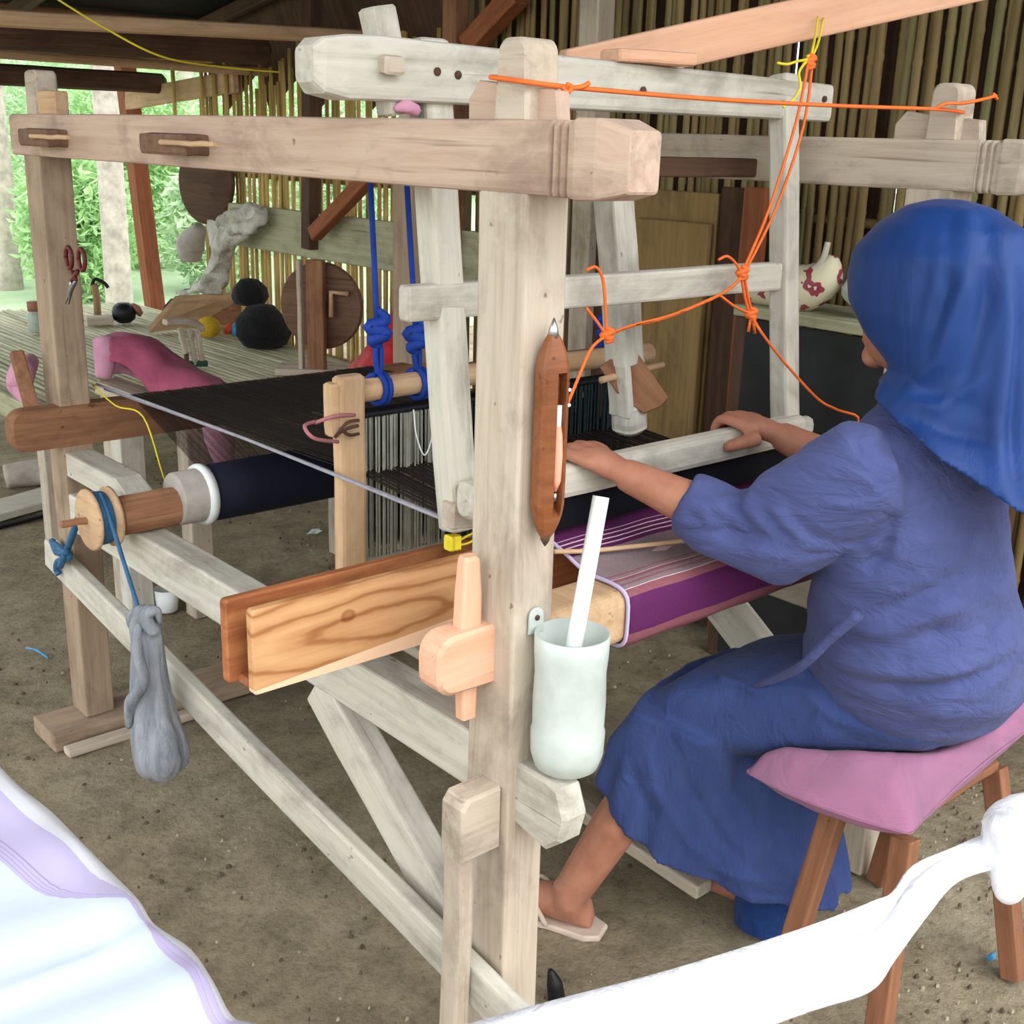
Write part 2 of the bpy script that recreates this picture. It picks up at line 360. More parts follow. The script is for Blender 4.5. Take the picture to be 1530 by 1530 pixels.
def tubegeo(pts, r, sides=8, sub=6, flat=1.0):
    """r: radius or list of radii, one for each control point"""
    P = smoothpath(pts, sub); m = len(P); rings = []
    rad = [r]*m if not isinstance(r, (list, tuple)) else [float(np.interp(i/(m-1)*(len(r)-1), range(len(r)), r)) for i in range(m)]
    ref = None
    for i in range(m):
        t = (P[min(i+1, m-1)]-P[max(i-1, 0)]).normalized()
        if ref is None: ref = V(0, 0, 1) if abs(t.z) < .9 else V(1, 0, 0)
        a = (ref-t*ref.dot(t)).normalized(); ref = a; b = t.cross(a)
        rings.append([P[i]+a*rad[i]*flat*math.cos(q)+b*rad[i]*math.sin(q) for q in [2*math.pi*k/sides for k in range(sides)]])
    return loftmesh(rings)
def tube(name, pts, r, mat, par=None, sides=8, sub=6, flat=1.0, org=None):
    vs, fs = tubegeo(pts, r, sides, sub, flat); org = V(org) if org is not None else sum((V(p) for p in pts), V(0, 0, 0))/len(pts)
    return link(name, mesh(name, [V(v)-org for v in vs], fs, True), mat, par, Matrix.Translation(org))
def multitube(name, paths, r, mat, par=None, sides=6, sub=5):
    vs, fs = [], []
    org = V(paths[0][0])
    for p in paths:
        a, b = tubegeo(p, r, sides, sub); k = len(vs); vs += [V(v)-org for v in a]; fs += [tuple(i+k for i in f) for f in b]
    return link(name, mesh(name, vs, fs, True), mat, par, Matrix.Translation(org))
def lathe(name, prof, Mx, mat, par=None, n=24, smooth=True, wob=0, seed=1):
    rnd = random.Random(seed); rings = []
    for r, z in prof:
        rings.append([(max(r, 1e-4)*(1+wob*math.sin(3*2*math.pi*k/n+seed+z*20))*math.cos(2*math.pi*k/n), max(r, 1e-4)*(1+wob*math.cos(2*2*math.pi*k/n+seed*2))*math.sin(2*math.pi*k/n), z) for k in range(n)])
    vs, fs = loftmesh(rings); return link(name, mesh(name, vs, fs, smooth), mat, par, Mx)
def axis_mx(org, zd):
    z = V(zd).normalized(); h = V(1, 0, 0) if abs(z.x) < .9 else V(0, 1, 0); x = (h-z*h.dot(z)).normalized(); y = z.cross(x)
    m = Matrix.Identity(4)
    for i in range(3): m[i][0] = x[i]; m[i][1] = y[i]; m[i][2] = z[i]; m[i][3] = org[i]
    return m
def ring(c, a, b, n=28, t0=0, f=None):
    out = []
    for k in range(n):
        t = 2*math.pi*k/n+t0; s = 1+(f(t) if f else 0)
        out.append(V(c)+V(a)*math.cos(t)*s+V(b)*math.sin(t)*s)
    return out
def union(name, geos, voxel, smooth=4, fac=.5):
    """fuse closed overlapping shells into one continuous surface"""
    vs, fs = [], []
    for a, b in geos:
        k = len(vs); vs += list(a); fs += [tuple(i+k for i in f) for f in b]
    me = mesh(name+'_t', vs, fs); bm = bmesh.new(); bm.from_mesh(me); bmesh.ops.recalc_face_normals(bm, faces=bm.faces); bm.to_mesh(me); bm.free()
    o = bpy.data.objects.new('tmp', me); COL.objects.link(o)
    r = o.modifiers.new('r', 'REMESH'); r.mode = 'VOXEL'; r.voxel_size = voxel; r.use_smooth_shade = True
    if smooth: s = o.modifiers.new('s', 'SMOOTH'); s.iterations = smooth; s.factor = fac
    dg = bpy.context.evaluated_depsgraph_get(); ev = o.evaluated_get(dg)
    out = bpy.data.meshes.new_from_object(ev); out.name = name
    bpy.data.objects.remove(o); bpy.data.meshes.remove(me)
    out.polygons.foreach_set('use_smooth', [True]*len(out.polygons)); return out
def co(me):
    a = np.empty(len(me.vertices)*3, np.float32); me.vertices.foreach_get('co', a); return a.reshape(-1, 3)
def setco(me, a): me.vertices.foreach_set('co', np.ascontiguousarray(a, np.float32).ravel()); me.update()
def nrm(me):
    a = np.empty(len(me.vertices)*3, np.float32); me.vertices.foreach_get('normal', a); return a.reshape(-1, 3)
def segdist(P, pl):
    best = np.full(len(P), 9., np.float32); par = np.zeros(len(P), np.float32)
    for i in range(len(pl)-1):
        a, b = np.array(pl[i], np.float32), np.array(pl[i+1], np.float32); d = b-a; L = d@d+1e-9
        t = np.clip(((P-a)@d)/L, 0, 1); q = a+t[:, None]*d; e = np.linalg.norm(P-q, axis=1)
        m = e < best; best[m] = e[m]; par[m] = (i+t[m])/(len(pl)-1)
    return best, par
def folds(me, lines):
    """raise or sink soft cloth folds: lines = ([3-D points], height, width)"""
    P = co(me); N = nrm(me); D = np.zeros(len(P), np.float32)
    for pl, amp, wd in lines:
        d, s = segdist(P, pl); D += amp*np.exp(-(d/wd)**2)*np.sin(np.pi*np.clip(s*.94+.03, 0, 1))**.6
    setco(me, P+N*D[:, None])

# ------------------------------------------------------------------ ground
def ground():
    xs = sorted(set([-40, -20, -10, -6]+[-4+.06*i for i in range(150)]+[6, 10, 20, 40]))
    ys = sorted(set([-20, -8, -4]+[-3+.06*i for i in range(140)]+[6, 8, 11, 16, 25, 45]))
    from mathutils import noise as nz
    vs = []
    for y in ys:
        for x in xs:
            f = 1 if -4 < x < 5 and -3 < y < 5.4 else 0
            z = f*(.010*nz.noise(V(x*1.2, y*1.2, 0))+.006*nz.noise(V(x*5, y*5, 3))+.004*nz.noise(V(x*13, y*13, 9)))-.006
            vs.append((x, y, z))
    n = len(xs); fs = [(j*n+i, j*n+i+1, (j+1)*n+i+1, (j+1)*n+i) for j in range(len(ys)-1) for i in range(n-1)]
    return link('floor', mesh('floor', vs, fs, True), 'dirt')
tag(ground(), 'packed brown earth floor of the weaving shed', None, None, 'structure')
# loose chips and clods lying on the earth
STANDS = [(-.09, -.02, .10, .12), (.98, -.02, 1.10, .12), (-.13, 1.46, 1.13, 1.70), (.42, 2.96, 2.0, 3.14), (1.2, 2.26, 2.0, 2.42), (.54, -.34, .66, -.06), (.92, -.40, 1.06, .02), (.30, .17, .47, .45), (.64, -.06, .80, .25), (1.60, -.7, 2.05, 1.4), (.36, .0, .62, 1.2), (-1.36, -.52, -.62, .34), (-.40, 2.4, 1.1, 4.8), (.15, 1.9, 1.1, 2.6), (1.68, -.7, 2.1, 4.1), (.02, .05, .5, .12)]
PLACED = {}
def free(x, y, s):
    if any(a-s < x < c+s and b-s < y < d+s for a, b, c, d in STANDS): return False
    i, j = int(x//.03), int(y//.03)
    for u in (-1, 0, 1):
        for v in (-1, 0, 1):
            for (p, q, t) in PLACED.get((i+u, j+v), ()):
                if (p-x)**2+(q-y)**2 < (1.15*(s+t))**2: return False
    PLACED.setdefault((i, j), []).append((x, y, s)); return True
def litter(name, n, smin, smax, mat, label, seed):
    r = random.Random(seed); vs, fs = [], []
    for _ in range(n):
        x, y = r.uniform(-1.2, 2), r.uniform(-.7, 4)
        if r.random() < .35: x, y = r.uniform(.2, 1.6), r.uniform(-.8, .2)
        s = r.uniform(smin, smax); k = len(vs); a = r.uniform(0, 6.28)
        if not free(x, y, s): continue
        for j in range(5):
            t = a+j*1.2566; q = s*r.uniform(.6, 1.1); vs.append((x+q*math.cos(t), y+.7*q*math.sin(t), -.004))
        for j in range(5):
            t = a+j*1.2566; q = s*r.uniform(.3, .6); vs.append((x+q*math.cos(t), y+.7*q*math.sin(t), s*r.uniform(.12, .3)+.001))
        fs.append(tuple(k+5+j for j in range(5)))
        for j in range(5): fs.append((k+j, k+(j+1) % 5, k+5+(j+1) % 5, k+5+j))
    return tag(link(name, mesh(name, vs, fs), mat), label, 'litter', None, 'stuff')
litter('wood_chips', 1300, .002, .007, 'pebble', 'pale chips and grit strewn over the earth floor', 3)
litter('dirt_clods', 2600, .002, .009, 'chip_dark', 'dark crumbs of soil strewn over the earth floor', 5)

# ------------------------------------------------------------------ bamboo wall behind the loom
WX = 2.0
def slatmesh(L, r, nodes, seed, flatten=.55):
    rnd = random.Random(seed); rings = []; zs = [0]
    step = L/(nodes+1)
    for k in range(nodes): zz = step*(k+1)+rnd.uniform(-.08, .08); zs += [zz-.012, zz, zz+.012]
    zs.append(L); zs.sort()
    for z in zs:
        isn = any(abs(z-q) < 1e-6 for q in zs[2::3]) and 0 < z < L
        rr = r*(1.16 if isn else 1); ox = .004*math.sin(z*2+seed)
        rings.append([(rr*flatten*math.cos(t), rr*math.sin(t)+ox, z) for t in [2*math.pi*k/8 for k in range(8)]])
    vs, fs = loftmesh(rings); return mesh('slat', vs, fs, True)
SLH = [slatmesh(2.6, .0135, 5, s) for s in range(6)]
SLL = [slatmesh(1.85, .0125, 4, s+10) for s in range(6)]
wall = tag(thing('wall_right', 'tall wall of upright split bamboo behind the loom', None, (WX, 2, 0)), kind='structure')
y = -.6; r = random.Random(4); i = 0
while y < 4.72:
    tall = y < 2.62
    me = (SLH if tall else SLL)[r.randrange(6)]
    if not me.materials: me.materials.append(M['bamboo'] if tall else M['bamboo_yellow'])
    hz = 0 if tall else r.uniform(-.12, .02)-(.10 if y > 3.9 else 0)
    Mx = Matrix.Translation((WX+r.uniform(-.012, .012), y, hz)) @ Matrix.Rotation(r.uniform(-.012, .012), 4, 'X')
    link('bamboo_slat', me, None, wall, Mx)
    y += r.uniform(.0275, .032) if tall else r.uniform(.0265, .036); i += 1
for z in (.45, 1.25, 2.05):
    tube('bamboo_batten', [(WX+.03, -.6, z), (WX+.03, 2, z+.01), (WX+.03, 4.7 if z < 2 else 2.6, z)], .014, 'bamboo', wall, 8, 3)
for z in (1.36, 1.52):
    tube('rattan_lashing', [(WX-.018, 2.7, z), (WX-.018, 3.8, z-.03), (WX-.018, 4.7, z)], .004, 'wood_dark', wall, 5, 3)
up_w = tag(thing('wall_fill', 'dark boards added in place of a neighbouring roof behind the yellow bamboo tops', None, (2.1, 3.6, 2.0)), kind='structure')  # added dark backing for a neighbouring roof, hides the bright gap
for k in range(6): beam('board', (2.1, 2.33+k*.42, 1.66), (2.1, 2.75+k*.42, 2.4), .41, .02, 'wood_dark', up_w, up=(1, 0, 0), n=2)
# dim inner partition standing behind the tall part of the wall
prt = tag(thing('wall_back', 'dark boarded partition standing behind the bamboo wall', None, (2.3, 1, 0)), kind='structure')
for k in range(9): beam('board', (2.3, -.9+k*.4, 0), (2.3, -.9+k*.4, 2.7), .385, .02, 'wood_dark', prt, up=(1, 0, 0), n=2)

# ------------------------------------------------------------------ roof
roof = tag(thing('ceiling', 'low dark thatched shed roof carried on poles', None, (.4, 2, 2.3)), kind='structure')
def rz(y): return 1.86+(5.7-y)*.16
rv = [(-1.7, -1.2, rz(-1.2)), (3.4, -1.2, rz(-1.2)), (3.4, 5.7, rz(5.7)), (-1.7, 5.7, rz(5.7))]
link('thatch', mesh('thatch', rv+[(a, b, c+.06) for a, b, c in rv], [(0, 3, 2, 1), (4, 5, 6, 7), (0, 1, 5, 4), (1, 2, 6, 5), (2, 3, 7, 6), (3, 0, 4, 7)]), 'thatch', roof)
for k in range(10):
    yy = -1.15+k*.75; tube('purlin', [(-1.7, yy, rz(yy)-.025), (1, yy, rz(yy)-.03), (3.4, yy, rz(yy)-.025)], .024, 'wood_brown', roof, 8, 3)
for k in range(6):
    xx = -1.6+k*.9; beam('rafter', (xx, -1.15, rz(-1.15)-.08), (xx, 5.6, rz(5.6)-.08), .04, .06, 'wood_dark', roof, n=3)

# shed posts and tie beams
def shedpost(name, p0, p1, w_, mat, label, cat='post', **k):
    return tag(beam(name, p0, p1, w_, w_*.9, mat, None, up=(1, 0, 0), **k), label, cat)
b0 = at(232, 462, y=5.58); b1 = at(186, 96, y=5.58); bd_ = (b1-b0)/(b1.z-b0.z)
shedpost('shed_post', b0-bd_*b0.z, b0+bd_*(1.87-b0.z), .10, 'wood_red', 'brown house post rising through the open left side of the shed')
a0 = at(465, 372, x=1.9); a1 = at(468, 60, x=1.9)
shedpost('wall_stud', (1.9, a0.y, a0.z), (1.9, a1.y, 2.05), .07, 'wood_dark', 'dark hanging stud in front of the yellow bamboo')
c0 = at(470, 350, x=1.84); c1 = at(548, 268, x=1.84)
shedpost('diagonal_brace', c0, c0+(c1-c0)*1.9, .06, 'wood_red', 'reddish diagonal brace running down to the dark stud', 'brace')
d0 = at(700, 70, x=1.9); d1 = at(775, -10, x=1.9)
shedpost('roof_brace', d0, d1, .075, 'wood_red', 'reddish slanted brace under the roof above the loom post', 'brace')
e0 = at(895, 100, x=1.85); e1 = at(893, -30, x=1.85)
shedpost('roof_pole', (1.85, e0.y, 0), (1.85, e1.y, 2.25), .085, 'wood', 'grey weathered roof pole standing against the bamboo wall')
f0 = at(680, 100, x=1.9)
shedpost('roof_pole', (1.9, f0.y, 0), (1.9, f0.y, 2.25), .075, 'wood_brown', 'brown roof pole standing between yellow and brown bamboo')
g0 = at(612, 130, x=1.9)
# horizontal poles under the low eave
def eave(name, p, q, y, r, mat, label):
    A, B = at(*p, y=y), at(*q, y=y)
    return tag(beam(name, A, A+(B-A)*1.25, r*2, r*2, mat, None, bev=r*.7, n=6), label, 'pole')
eave('eave_pole', (-60, 24), (470, 52), 3.3, .028, 'wood_tan', 'thick tan roof pole nearest the loom under the dark roof')
eave('eave_pole', (-60, 76), (345, 104), 4.2, .02, 'wood_tan', 'slim tan roof pole in the middle of the eave poles')
eave('eave_beam', (-60, 108), (190, 122), 5.1, .05, 'wood_dark', 'thick dark beam at the outer edge of the eave')
eave('eave_board', (-60, 48), (320, 72), 3.9, .055, 'wood_dark', 'dark strip added as roof shade between the two tan roof poles')  # dark strip painting the shade of the roof underside between the poles
h0, h1 = at(190, 150, y=5.54), at(352, 122, x=1.955)
tag(beam('gable_plank', h0, h1, .03, .10, 'wood_tan', None, n=3), 'short tan plank slanting between house post and yellow bamboo', 'plank')
# floral yellow bamboo pickets standing free to the left of the wall
for k, (px, py) in enumerate(((258, 105), (300, 95), (318, 90), (336, 86))):
    p = at(px, py, x=1.93); q = at(px+4, 175, x=1.93)
    tag(tube('bamboo_picket', [q-V(0, 0, .06), q, p], .011, 'bamboo_yellow', None, 7, 2), 'slim yellow bamboo picket standing free beside the bamboo wall', 'picket', 'free bamboo pickets')

# long light plank above the loom, from which the pull cord hangs
k0, k1 = at(845, 108, y=.52), at(1330, 0, y=.26)
tag(beam('roof_plank', k0, k0+(k1-k0)*((1.975-k0.x)/(k1.x-k0.x)), .045, .075, 'wood_fresh', None, bev=.006), 'long fresh plank slanting up above the loom holding the yellow string', 'plank')
k0, k1 = V(.465, .330, 1.5865), V(.615, .295, 1.5865)
tag(beam('short_board', k0, k1, .06, .02, 'wood_fresh', None), 'short fresh board lying on the pale beater rail', 'board')

# ================================================================== THE LOOM FRAME
loom = thing('handloom', 'weathered timber handloom frame with thick posts and wedged beams', 'loom', (0, 0, 0))
LW = 1.0          # distance between the two side frames
def side(x, near):
    T = .072; xc = x+T/2
    post_m = 'wood'
    p = beam('post', (xc, .046, .0), (xc, .046, 1.39), T, .092, post_m, loom, up=(0, 1, 0), bev=.004, n=9)
    prism('post_top', rounded(-.032, .026, 1.47, 1.568, .018, 'ab'), (x+.030, .043, 0), (0, 1, 0), (0, 0, 1), .055, 'wood', p, .006)
    # locking wedge through the post top
    prism('wedge', [(-.055, 1.474), (.115, 1.474), (.115, 1.50), (.095, 1.522), (-.05, 1.508)], (x+.034, 0.03, 0), (0, 1, 0), (0, 0, 1), .022, 'wood_pink' if near else 'wood', p, .003)
    q = beam('post', (xc, 1.62, .045), (xc, 1.62, 1.39), T, .09, 'wood_mid', loom, up=(0, 1, 0), bev=.004, n=9)  # shade at the back post put into a browner wood colour
    prism('post_top', rounded(-.03, .03, 1.47, 1.565, .012, 'ab'), (xc, 1.62, 0), (0, 1, 0), (0, 0, 1), .05, 'wood', q, .005)
    beam('wedge', (xc-.005, 1.50, 1.497), (xc-.005, 1.66, 1.497), .03, .05, 'wood_tan', q)
    # top beam with carved grooves and faceted nose
    W, H = T+.004, .087
    st = [(-1.735, W*.9, H*.9), (-1.725, W, H), (-1.2, W, H), (-.7, W, H), (-.2, W, H), (.035, W, H)]
    for g in (.041, .053, .065):
        st += [(g-.004, W, H), (g-.002, W*.86, H*.93), (g+.002, W*.86, H*.93), (g+.004, W, H)]
    st += [(.072, W, H), (.080, W*1.04, H*1.06), (.112, W*1.0, H*1.04), (.152, W*.72, H*.80), (.154, W*.68, H*.76)]
    tb = bar('top_beam', st, frame((xc, 0, 1.4315), (0, -1, 0), (0, 0, 1)), 'wood_pink' if near else 'wood', loom, .006, .0008)
    # middle beam with its tenon coming out of the front post
    beam('middle_beam', (xc, .085, .583), (xc, 1.585, .583), T-.006, .092, 'wood_pale' if near else 'wood', loom, n=8)
    prism('tenon', [(-.01, .517), (.06, .502), (.09, .527), (.10, .567), (.082, .608), (.06, .613), (-.01, .612)], (xc+.002, .0, 0), (0, -1, 0), (0, 0, 1), .046, 'wood_pale', loom, .006)
    # diagonal brace below the middle beam
    beam('brace', (xc, .53, .53), (xc, .075, .20), .05, .085, 'wood_pale', loom, up=(0, 1, 1))
    return q
q2 = side(0, True); side(LW, False)
# outer low rail, tied on, and short upright batten beside the front post
lr = beam('low_rail', (-.022, 1.66, .468), (-.022, -.10, .222), .028, .072, 'wood_pale', loom, n=6)
beam('batten', (-.052, .052, .0), (-.052, .040, .575), .028, .040, 'wood', loom, up=(0, 1, 0), n=5)
prism('cross_tenon', [(-.072, .475), (.0, .475), (.0, .575), (-.06, .575), (-.072, .56)], (0, .038, 0), (1, 0, 0), (0, 0, 1), .05, 'wood', loom, .005)
# sill under the back post, second slat on the ground
beam('sill', (-.10, 1.60, .022), (LW+.1, 1.60, .022), .14, .045, 'wood_mid', loom, n=6)
beam('sill_slat', (-.085, 1.50, .012), (.25, 1.50, .012), .035, .022, 'wood', loom)
# cross beams between the two top beams, with pinned tenons outside
for yy, w_ in ((1.50, .10), (.905, .11)):
    cb = beam('cross_beam', (.07, yy, 1.428), (LW, yy, 1.428), w_, .07, 'wood_dark', loom)
    beam('tenon', (-.045, yy-.02, 1.428), (.01, yy-.02, 1.428), w_*1.6, .034, 'wood_tenon', cb)
    beam('pin', (-.050, yy-.22, 1.430), (-.050, yy-.03, 1.430), .014, .009, 'wood_tan', cb)
beam('cross_bar', (.07, .45, 1.412), (LW, .45, 1.412), .05, .036, 'wood_dark', loom)
# back rail that carries the warp, wedged outside the back post
bk = prism('back_rail', rounded(-.115, LW+.12, -.048, .048, .035, 'abcd'), (0, 1.595, .790), (1, 0, 0), (0, 0, 1), .045, 'wood_brown', loom, .006)
prism('wedge', rounded(-.022, .022, -.10, .075, .018, 'ab'), (-.045, 1.66, .885), (.25, .97, -.35), (-.05, .35, .95), .03, 'wood_brown', bk, .004)
# bearing arm over the warp beam axle on the near side
prism('bearing_arm', [(-.345, .672), (0, .672), (0, .728), (-.275, .728), (-.345, .696)], (.036, 1.585, 0), (0, 1, 0), (0, 0, 1), .066, 'wood_pale', loom, .005)
prism('bearing_arm', [(-.345, .672), (0, .672), (0, .728), (-.275, .728), (-.345, .696)], (LW+.036, 1.585, 0), (0, 1, 0), (0, 0, 1), .066, 'wood_pale', loom, .005)
# treadles on the ground
tp = at(900, 1138, z=.07)
for k, (px, py) in enumerate(((895, 1132), (985, 1282))):
    p = at(px, py, z=.06); beam('treadle', (p.x, p.y-.12, .05), (p.x, p.y+.8, .09), .045, .03, 'wood', loom)

# ------------------------------------------------------------------ warp beam with its black roll
WY, WZ = 1.215, .688
wb = thing('warp_beam', 'warp beam wound thick with black thread, brown axle and pulley', 'warp beam', (.1, WY, WZ))
tube('axle', [(-.03, WY, WZ-.015), (.5, WY, WZ-.015), (LW+.06, WY, WZ-.015)], .042, 'wood_brown', wb, 14, 1)
lathe('collar', [(.055, 0), (.058, .003), (.060, .06), (.062, .062)], axis_mx((.095, WY, WZ), (1, 0, 0)), 'tape', wb)
lathe('rim', [(.05, 0), (.067, .002), (.069, .010), (.067, .02), (.05, .022)], axis_mx((.150, WY, WZ), (1, 0, 0)), 'white', wb, 32)
lathe('thread_roll', [(.04, 0), (.063, .002), (.064, .1), (.064, .6), (.063, .72), (.04, .722)], axis_mx((.168, WY, WZ), (1, 0, 0)), 'navy_thread', wb, 32)
pu = lathe('pulley', [(.005, 0), (.062, .001), (.066, .005), (.066, .010), (.05, .015), (.05, .043), (.064, .048), (.064, .056), (.005, .058)], axis_mx((-.092, WY+.02, WZ-.018), (1, 0, 0)), 'wood_tan', wb, 32)
lathe('cord_winding', [(.049, .014), (.056, .017), (.057, .028), (.056, .04), (.049, .044)], axis_mx((-.092, WY+.02, WZ-.018), (1, 0, 0)), 'blue_cord', pu, 24)
beam('peg', (-.145, WY+.025, WZ-.018), (-.085, WY+.02, WZ-.018), .016, .014, 'wood_brown', pu)

# grey rag weight on a blue cord
cp = [(-.066, WY+.0, WZ+.042), (-.068, WY-.045, WZ+.0), (-.075, 1.12, .645), (-.088, 1.03, .57), at(214, 930, x=-.098)]
tag(tube('blue_string', cp, .0045, 'blue_cord', None, 7), 'steel-blue cord running from the pulley down to the grey bag', 'cord')
tag(multitube('cord_knot', [[at(118, 772, x=-.05), at(108, 800, x=-.045), at(98, 828, x=-.045)], [at(80, 812, x=-.045), at(92, 820, x=-.05), at(104, 832, x=-.045), at(88, 838, x=-.05), at(84, 850, x=-.048), at(88, 858, x=-.045)], [at(82, 818, x=-.05), at(96, 826, x=-.055), at(90, 846, x=-.055)], [at(78, 808, x=-.045), at(86, 826, x=-.055), at(100, 824, x=-.055)]], .008, 'blue_cord', None), 'blue rag cord knotted round the end of the low rail', 'cord')
def ragbag():
    pts = [(215, 912, .018), (214, 922, .024), (218, 940, .034), (222, 962, .030), (222, 1000, .036), (226, 1050, .044), (234, 1095, .056), (240, 1125, .062), (240, 1150, .050), (240, 1163, .02)]
    rings = []
    for k, (px, py, rr) in enumerate(pts):
        c = at(px, py, x=-.098)
        rings.append(ring(c, (rr*.9, 0, 0), (0, rr*1.05, 0), 40, 0, lambda t, k=k: .07*math.sin(5*t+k*.5)+.05*math.sin(9*t-k*.8)+.03*math.sin(14*t+k)))
    g = loftmesh(rings); return g
bgv, bgf = ragbag()
o0 = V(-.098, 1.0, .3)
gb = tag(link('weight_bag', mesh('weight_bag', [v-o0 for v in bgv], bgf, True), 'grey_cloth', None, Matrix.Translation(o0)), 'grey rag bundle tied as a hanging weight against the low rail', 'bag')
md = gb.modifiers.new('s', 'SUBSURF'); md.levels = 1; md.render_levels = 2
for k in range(5):
    c = at(206+k*6, 925, x=-.098); tube('gathered_ruffle', [c+V(0, 0, -.03), c+V(-.012, .002*k, .004), c+V(.004, -.004, .018+.004*(k % 2)), c+V(.012, 0, -.01)], [.012, .013, .009, .004], 'grey_cloth', gb, 8)
c = at(222, 975, x=-.115)
tube('twisted_fold', [c+V(.0, .03, .05), c+V(-.02, .01, .01), c+V(-.015, -.005, -.05), c+V(-.03, .03, -.11), c+V(-.03, .05, -.17)], [.006, .012, .011, .013, .006], 'grey_cloth', gb, 8)

# ------------------------------------------------------------------ warp threads
def warpsheet():
    vs, fs = [], []
    path = [(WY+.05, WZ+.05), (1.566, .837), (1.60, .8405), (1.56, .8405), (.62, .87), (.24, .842)]
    rnd = random.Random(3)
    n = 230
    for i in range(n):
        x = .176+(.88-.176)*i/n; wdt = .0021*rnd.uniform(.8, 1.15)
        for a, b in zip(path[2:-1], path[3:]):
            k = len(vs); dz = rnd.uniform(-.002, .002)
            vs += [(x, a[0], a[1]+dz), (x+wdt, a[0], a[1]+dz), (x+wdt, b[0], b[1]+dz), (x, b[0], b[1]+dz), (x+wdt/2, a[0], a[1]-.002+dz), (x+wdt/2, b[0], b[1]-.002+dz)]
            fs += [(k, k+1, k+2, k+3), (k, k+3, k+5, k+4), (k+1, k+4, k+5, k+2)]
        k = len(vs); a, b = path[0], path[1]
        vs += [(x, *a), (x+wdt, *a), (x+wdt, *b), (x, *b)]; fs.append((k, k+1, k+2, k+3))
    return link('warp_threads', mesh('warp_threads', vs, fs), 'dark_thread')
tag(warpsheet(), 'dark warp threads stretched from the back rail to the reed', 'threads', None, 'stuff')
tag(multitube('grey_string_pair', [[(.10, 1.60, .875), (.10, .9, .887), (.10, .25, .885)], [(.118, 1.60, .862), (.118, .9, .878), (.118, .25, .878)]], .0035, 'grey_cord', None, 6, 2), 'pair of pale grey cords stretched along the near edge of the warp', 'cord')
tag(tube('yellow_thread', [(.09, 1.60, .875), (.10, 1.5, .842), (.12, 1.40, .832), (.14, 1.36, .70), (.15, 1.33, .63)], .002, 'yellow', None, 5), 'thin yellow thread hanging from the back rail', 'thread')

# ------------------------------------------------------------------ heddle shafts hung on blue rope
def heddles(yy, zt, x0, mat, label, endboard, seed):
    h = thing('heddle_shaft', label, 'heddle shaft', (x0, yy, zt))
    tube('shaft_bar', [(x0, yy, zt), (.5, yy, zt+.004), (.93, yy, zt)], .021, 'wood_tan' if endboard else 'wood_brown', h, 12, 3)
    rnd = random.Random(seed); vs, fs = [], []
    for i in range(420):
        x = x0+.03+(.88-x0-.03)*i/420+rnd.uniform(-.001, .001); yv = yy+rnd.uniform(-.012, .012)
        k = len(vs); z0, z1 = zt-.05, zt-.315; b = rnd.uniform(-.004, .004); d = .0017
        vs += [(x-d, yv, z0), (x+d, yv, z0), (x+d+b, yv+b, (z0+z1)/2), (x-d+b, yv+b, (z0+z1)/2), (x+d, yv, z1), (x-d, yv, z1), (x, yv+.001, z0), (x, yv+.001, z1)]
        fs += [(k, k+1, k+2, k+3), (k+3, k+2, k+4, k+5), (k, k+6, k+7, k+5), (k+1, k+4, k+7, k+6)]
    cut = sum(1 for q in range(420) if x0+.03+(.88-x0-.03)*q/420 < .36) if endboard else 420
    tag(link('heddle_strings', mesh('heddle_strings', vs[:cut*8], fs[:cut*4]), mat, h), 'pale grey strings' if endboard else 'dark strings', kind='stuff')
    if endboard: tag(link('heddle_strings', mesh('heddle_strings', vs[cut*8:], [tuple(q-cut*8 for q in f) for f in fs[cut*4:]]), 'heddle_teal', h), 'grey strings with the shade painted in as dark teal', kind='stuff')  # far part of the same strings, its shade put into the colour
    beam('heddle_rod', (x0+.02, yy, zt-.045), (.9, yy, zt-.045), .012, .010, 'black_thread', h)
    beam('heddle_rod', (x0+.02, yy, zt-.32), (.9, yy, zt-.32), .014, .010, 'heddle_grey', h)
    if endboard:
        eb = beam('end_board', (x0-.018, yy-.015, zt-.42), (x0-.018, yy-.015, zt+.035), .055, .03, 'wood_tan', h, up=(0, 1, 0), bev=.008)
        beam('slot_cheek', (x0-.05, yy-.012, zt-.07), (x0-.05, yy-.012, zt+.024), .02, .03, 'wood_tan', eb, up=(0, 1, 0), bev=.006)
    return h
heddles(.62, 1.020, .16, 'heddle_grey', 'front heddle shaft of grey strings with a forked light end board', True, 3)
heddles(.72, 1.000, .18, 'heddle_teal', 'rear heddle shaft of dark strings behind the grey heddles', False, 5)
tag(multitube('pull_loop', [[at(470, 630, y=.6), at(455, 637, y=.58), at(470, 655, y=.56), at(505, 660, y=.58)], [at(470, 632, y=.6), at(500, 622, y=.585), at(530, 620, y=.59)]], .0035, 'pink_rubber', None), 'pink rubber loop hooked on the light heddle end board', 'band')
tag(multitube('lashing', [[at(505, 648, y=.58), at(520, 640, y=.578), at(535, 636, y=.58)], [at(508, 640, y=.58), at(522, 650, y=.577), at(536, 648, y=.58)], [at(500, 654, y=.578), at(518, 632, y=.577), at(536, 628, y=.58)]], .003, 'wood_dark', None), 'dark twine lashed round the light heddle end board', 'twine')
tag(tube('loose_thread', [at(618, 612, y=.6), at(622, 650, y=.595), at(634, 680, y=.59), at(645, 655, y=.595), at(650, 612, y=.6)], .0016, 'white', None, 5), 'loose white thread looped over the grey heddle strings', 'thread')
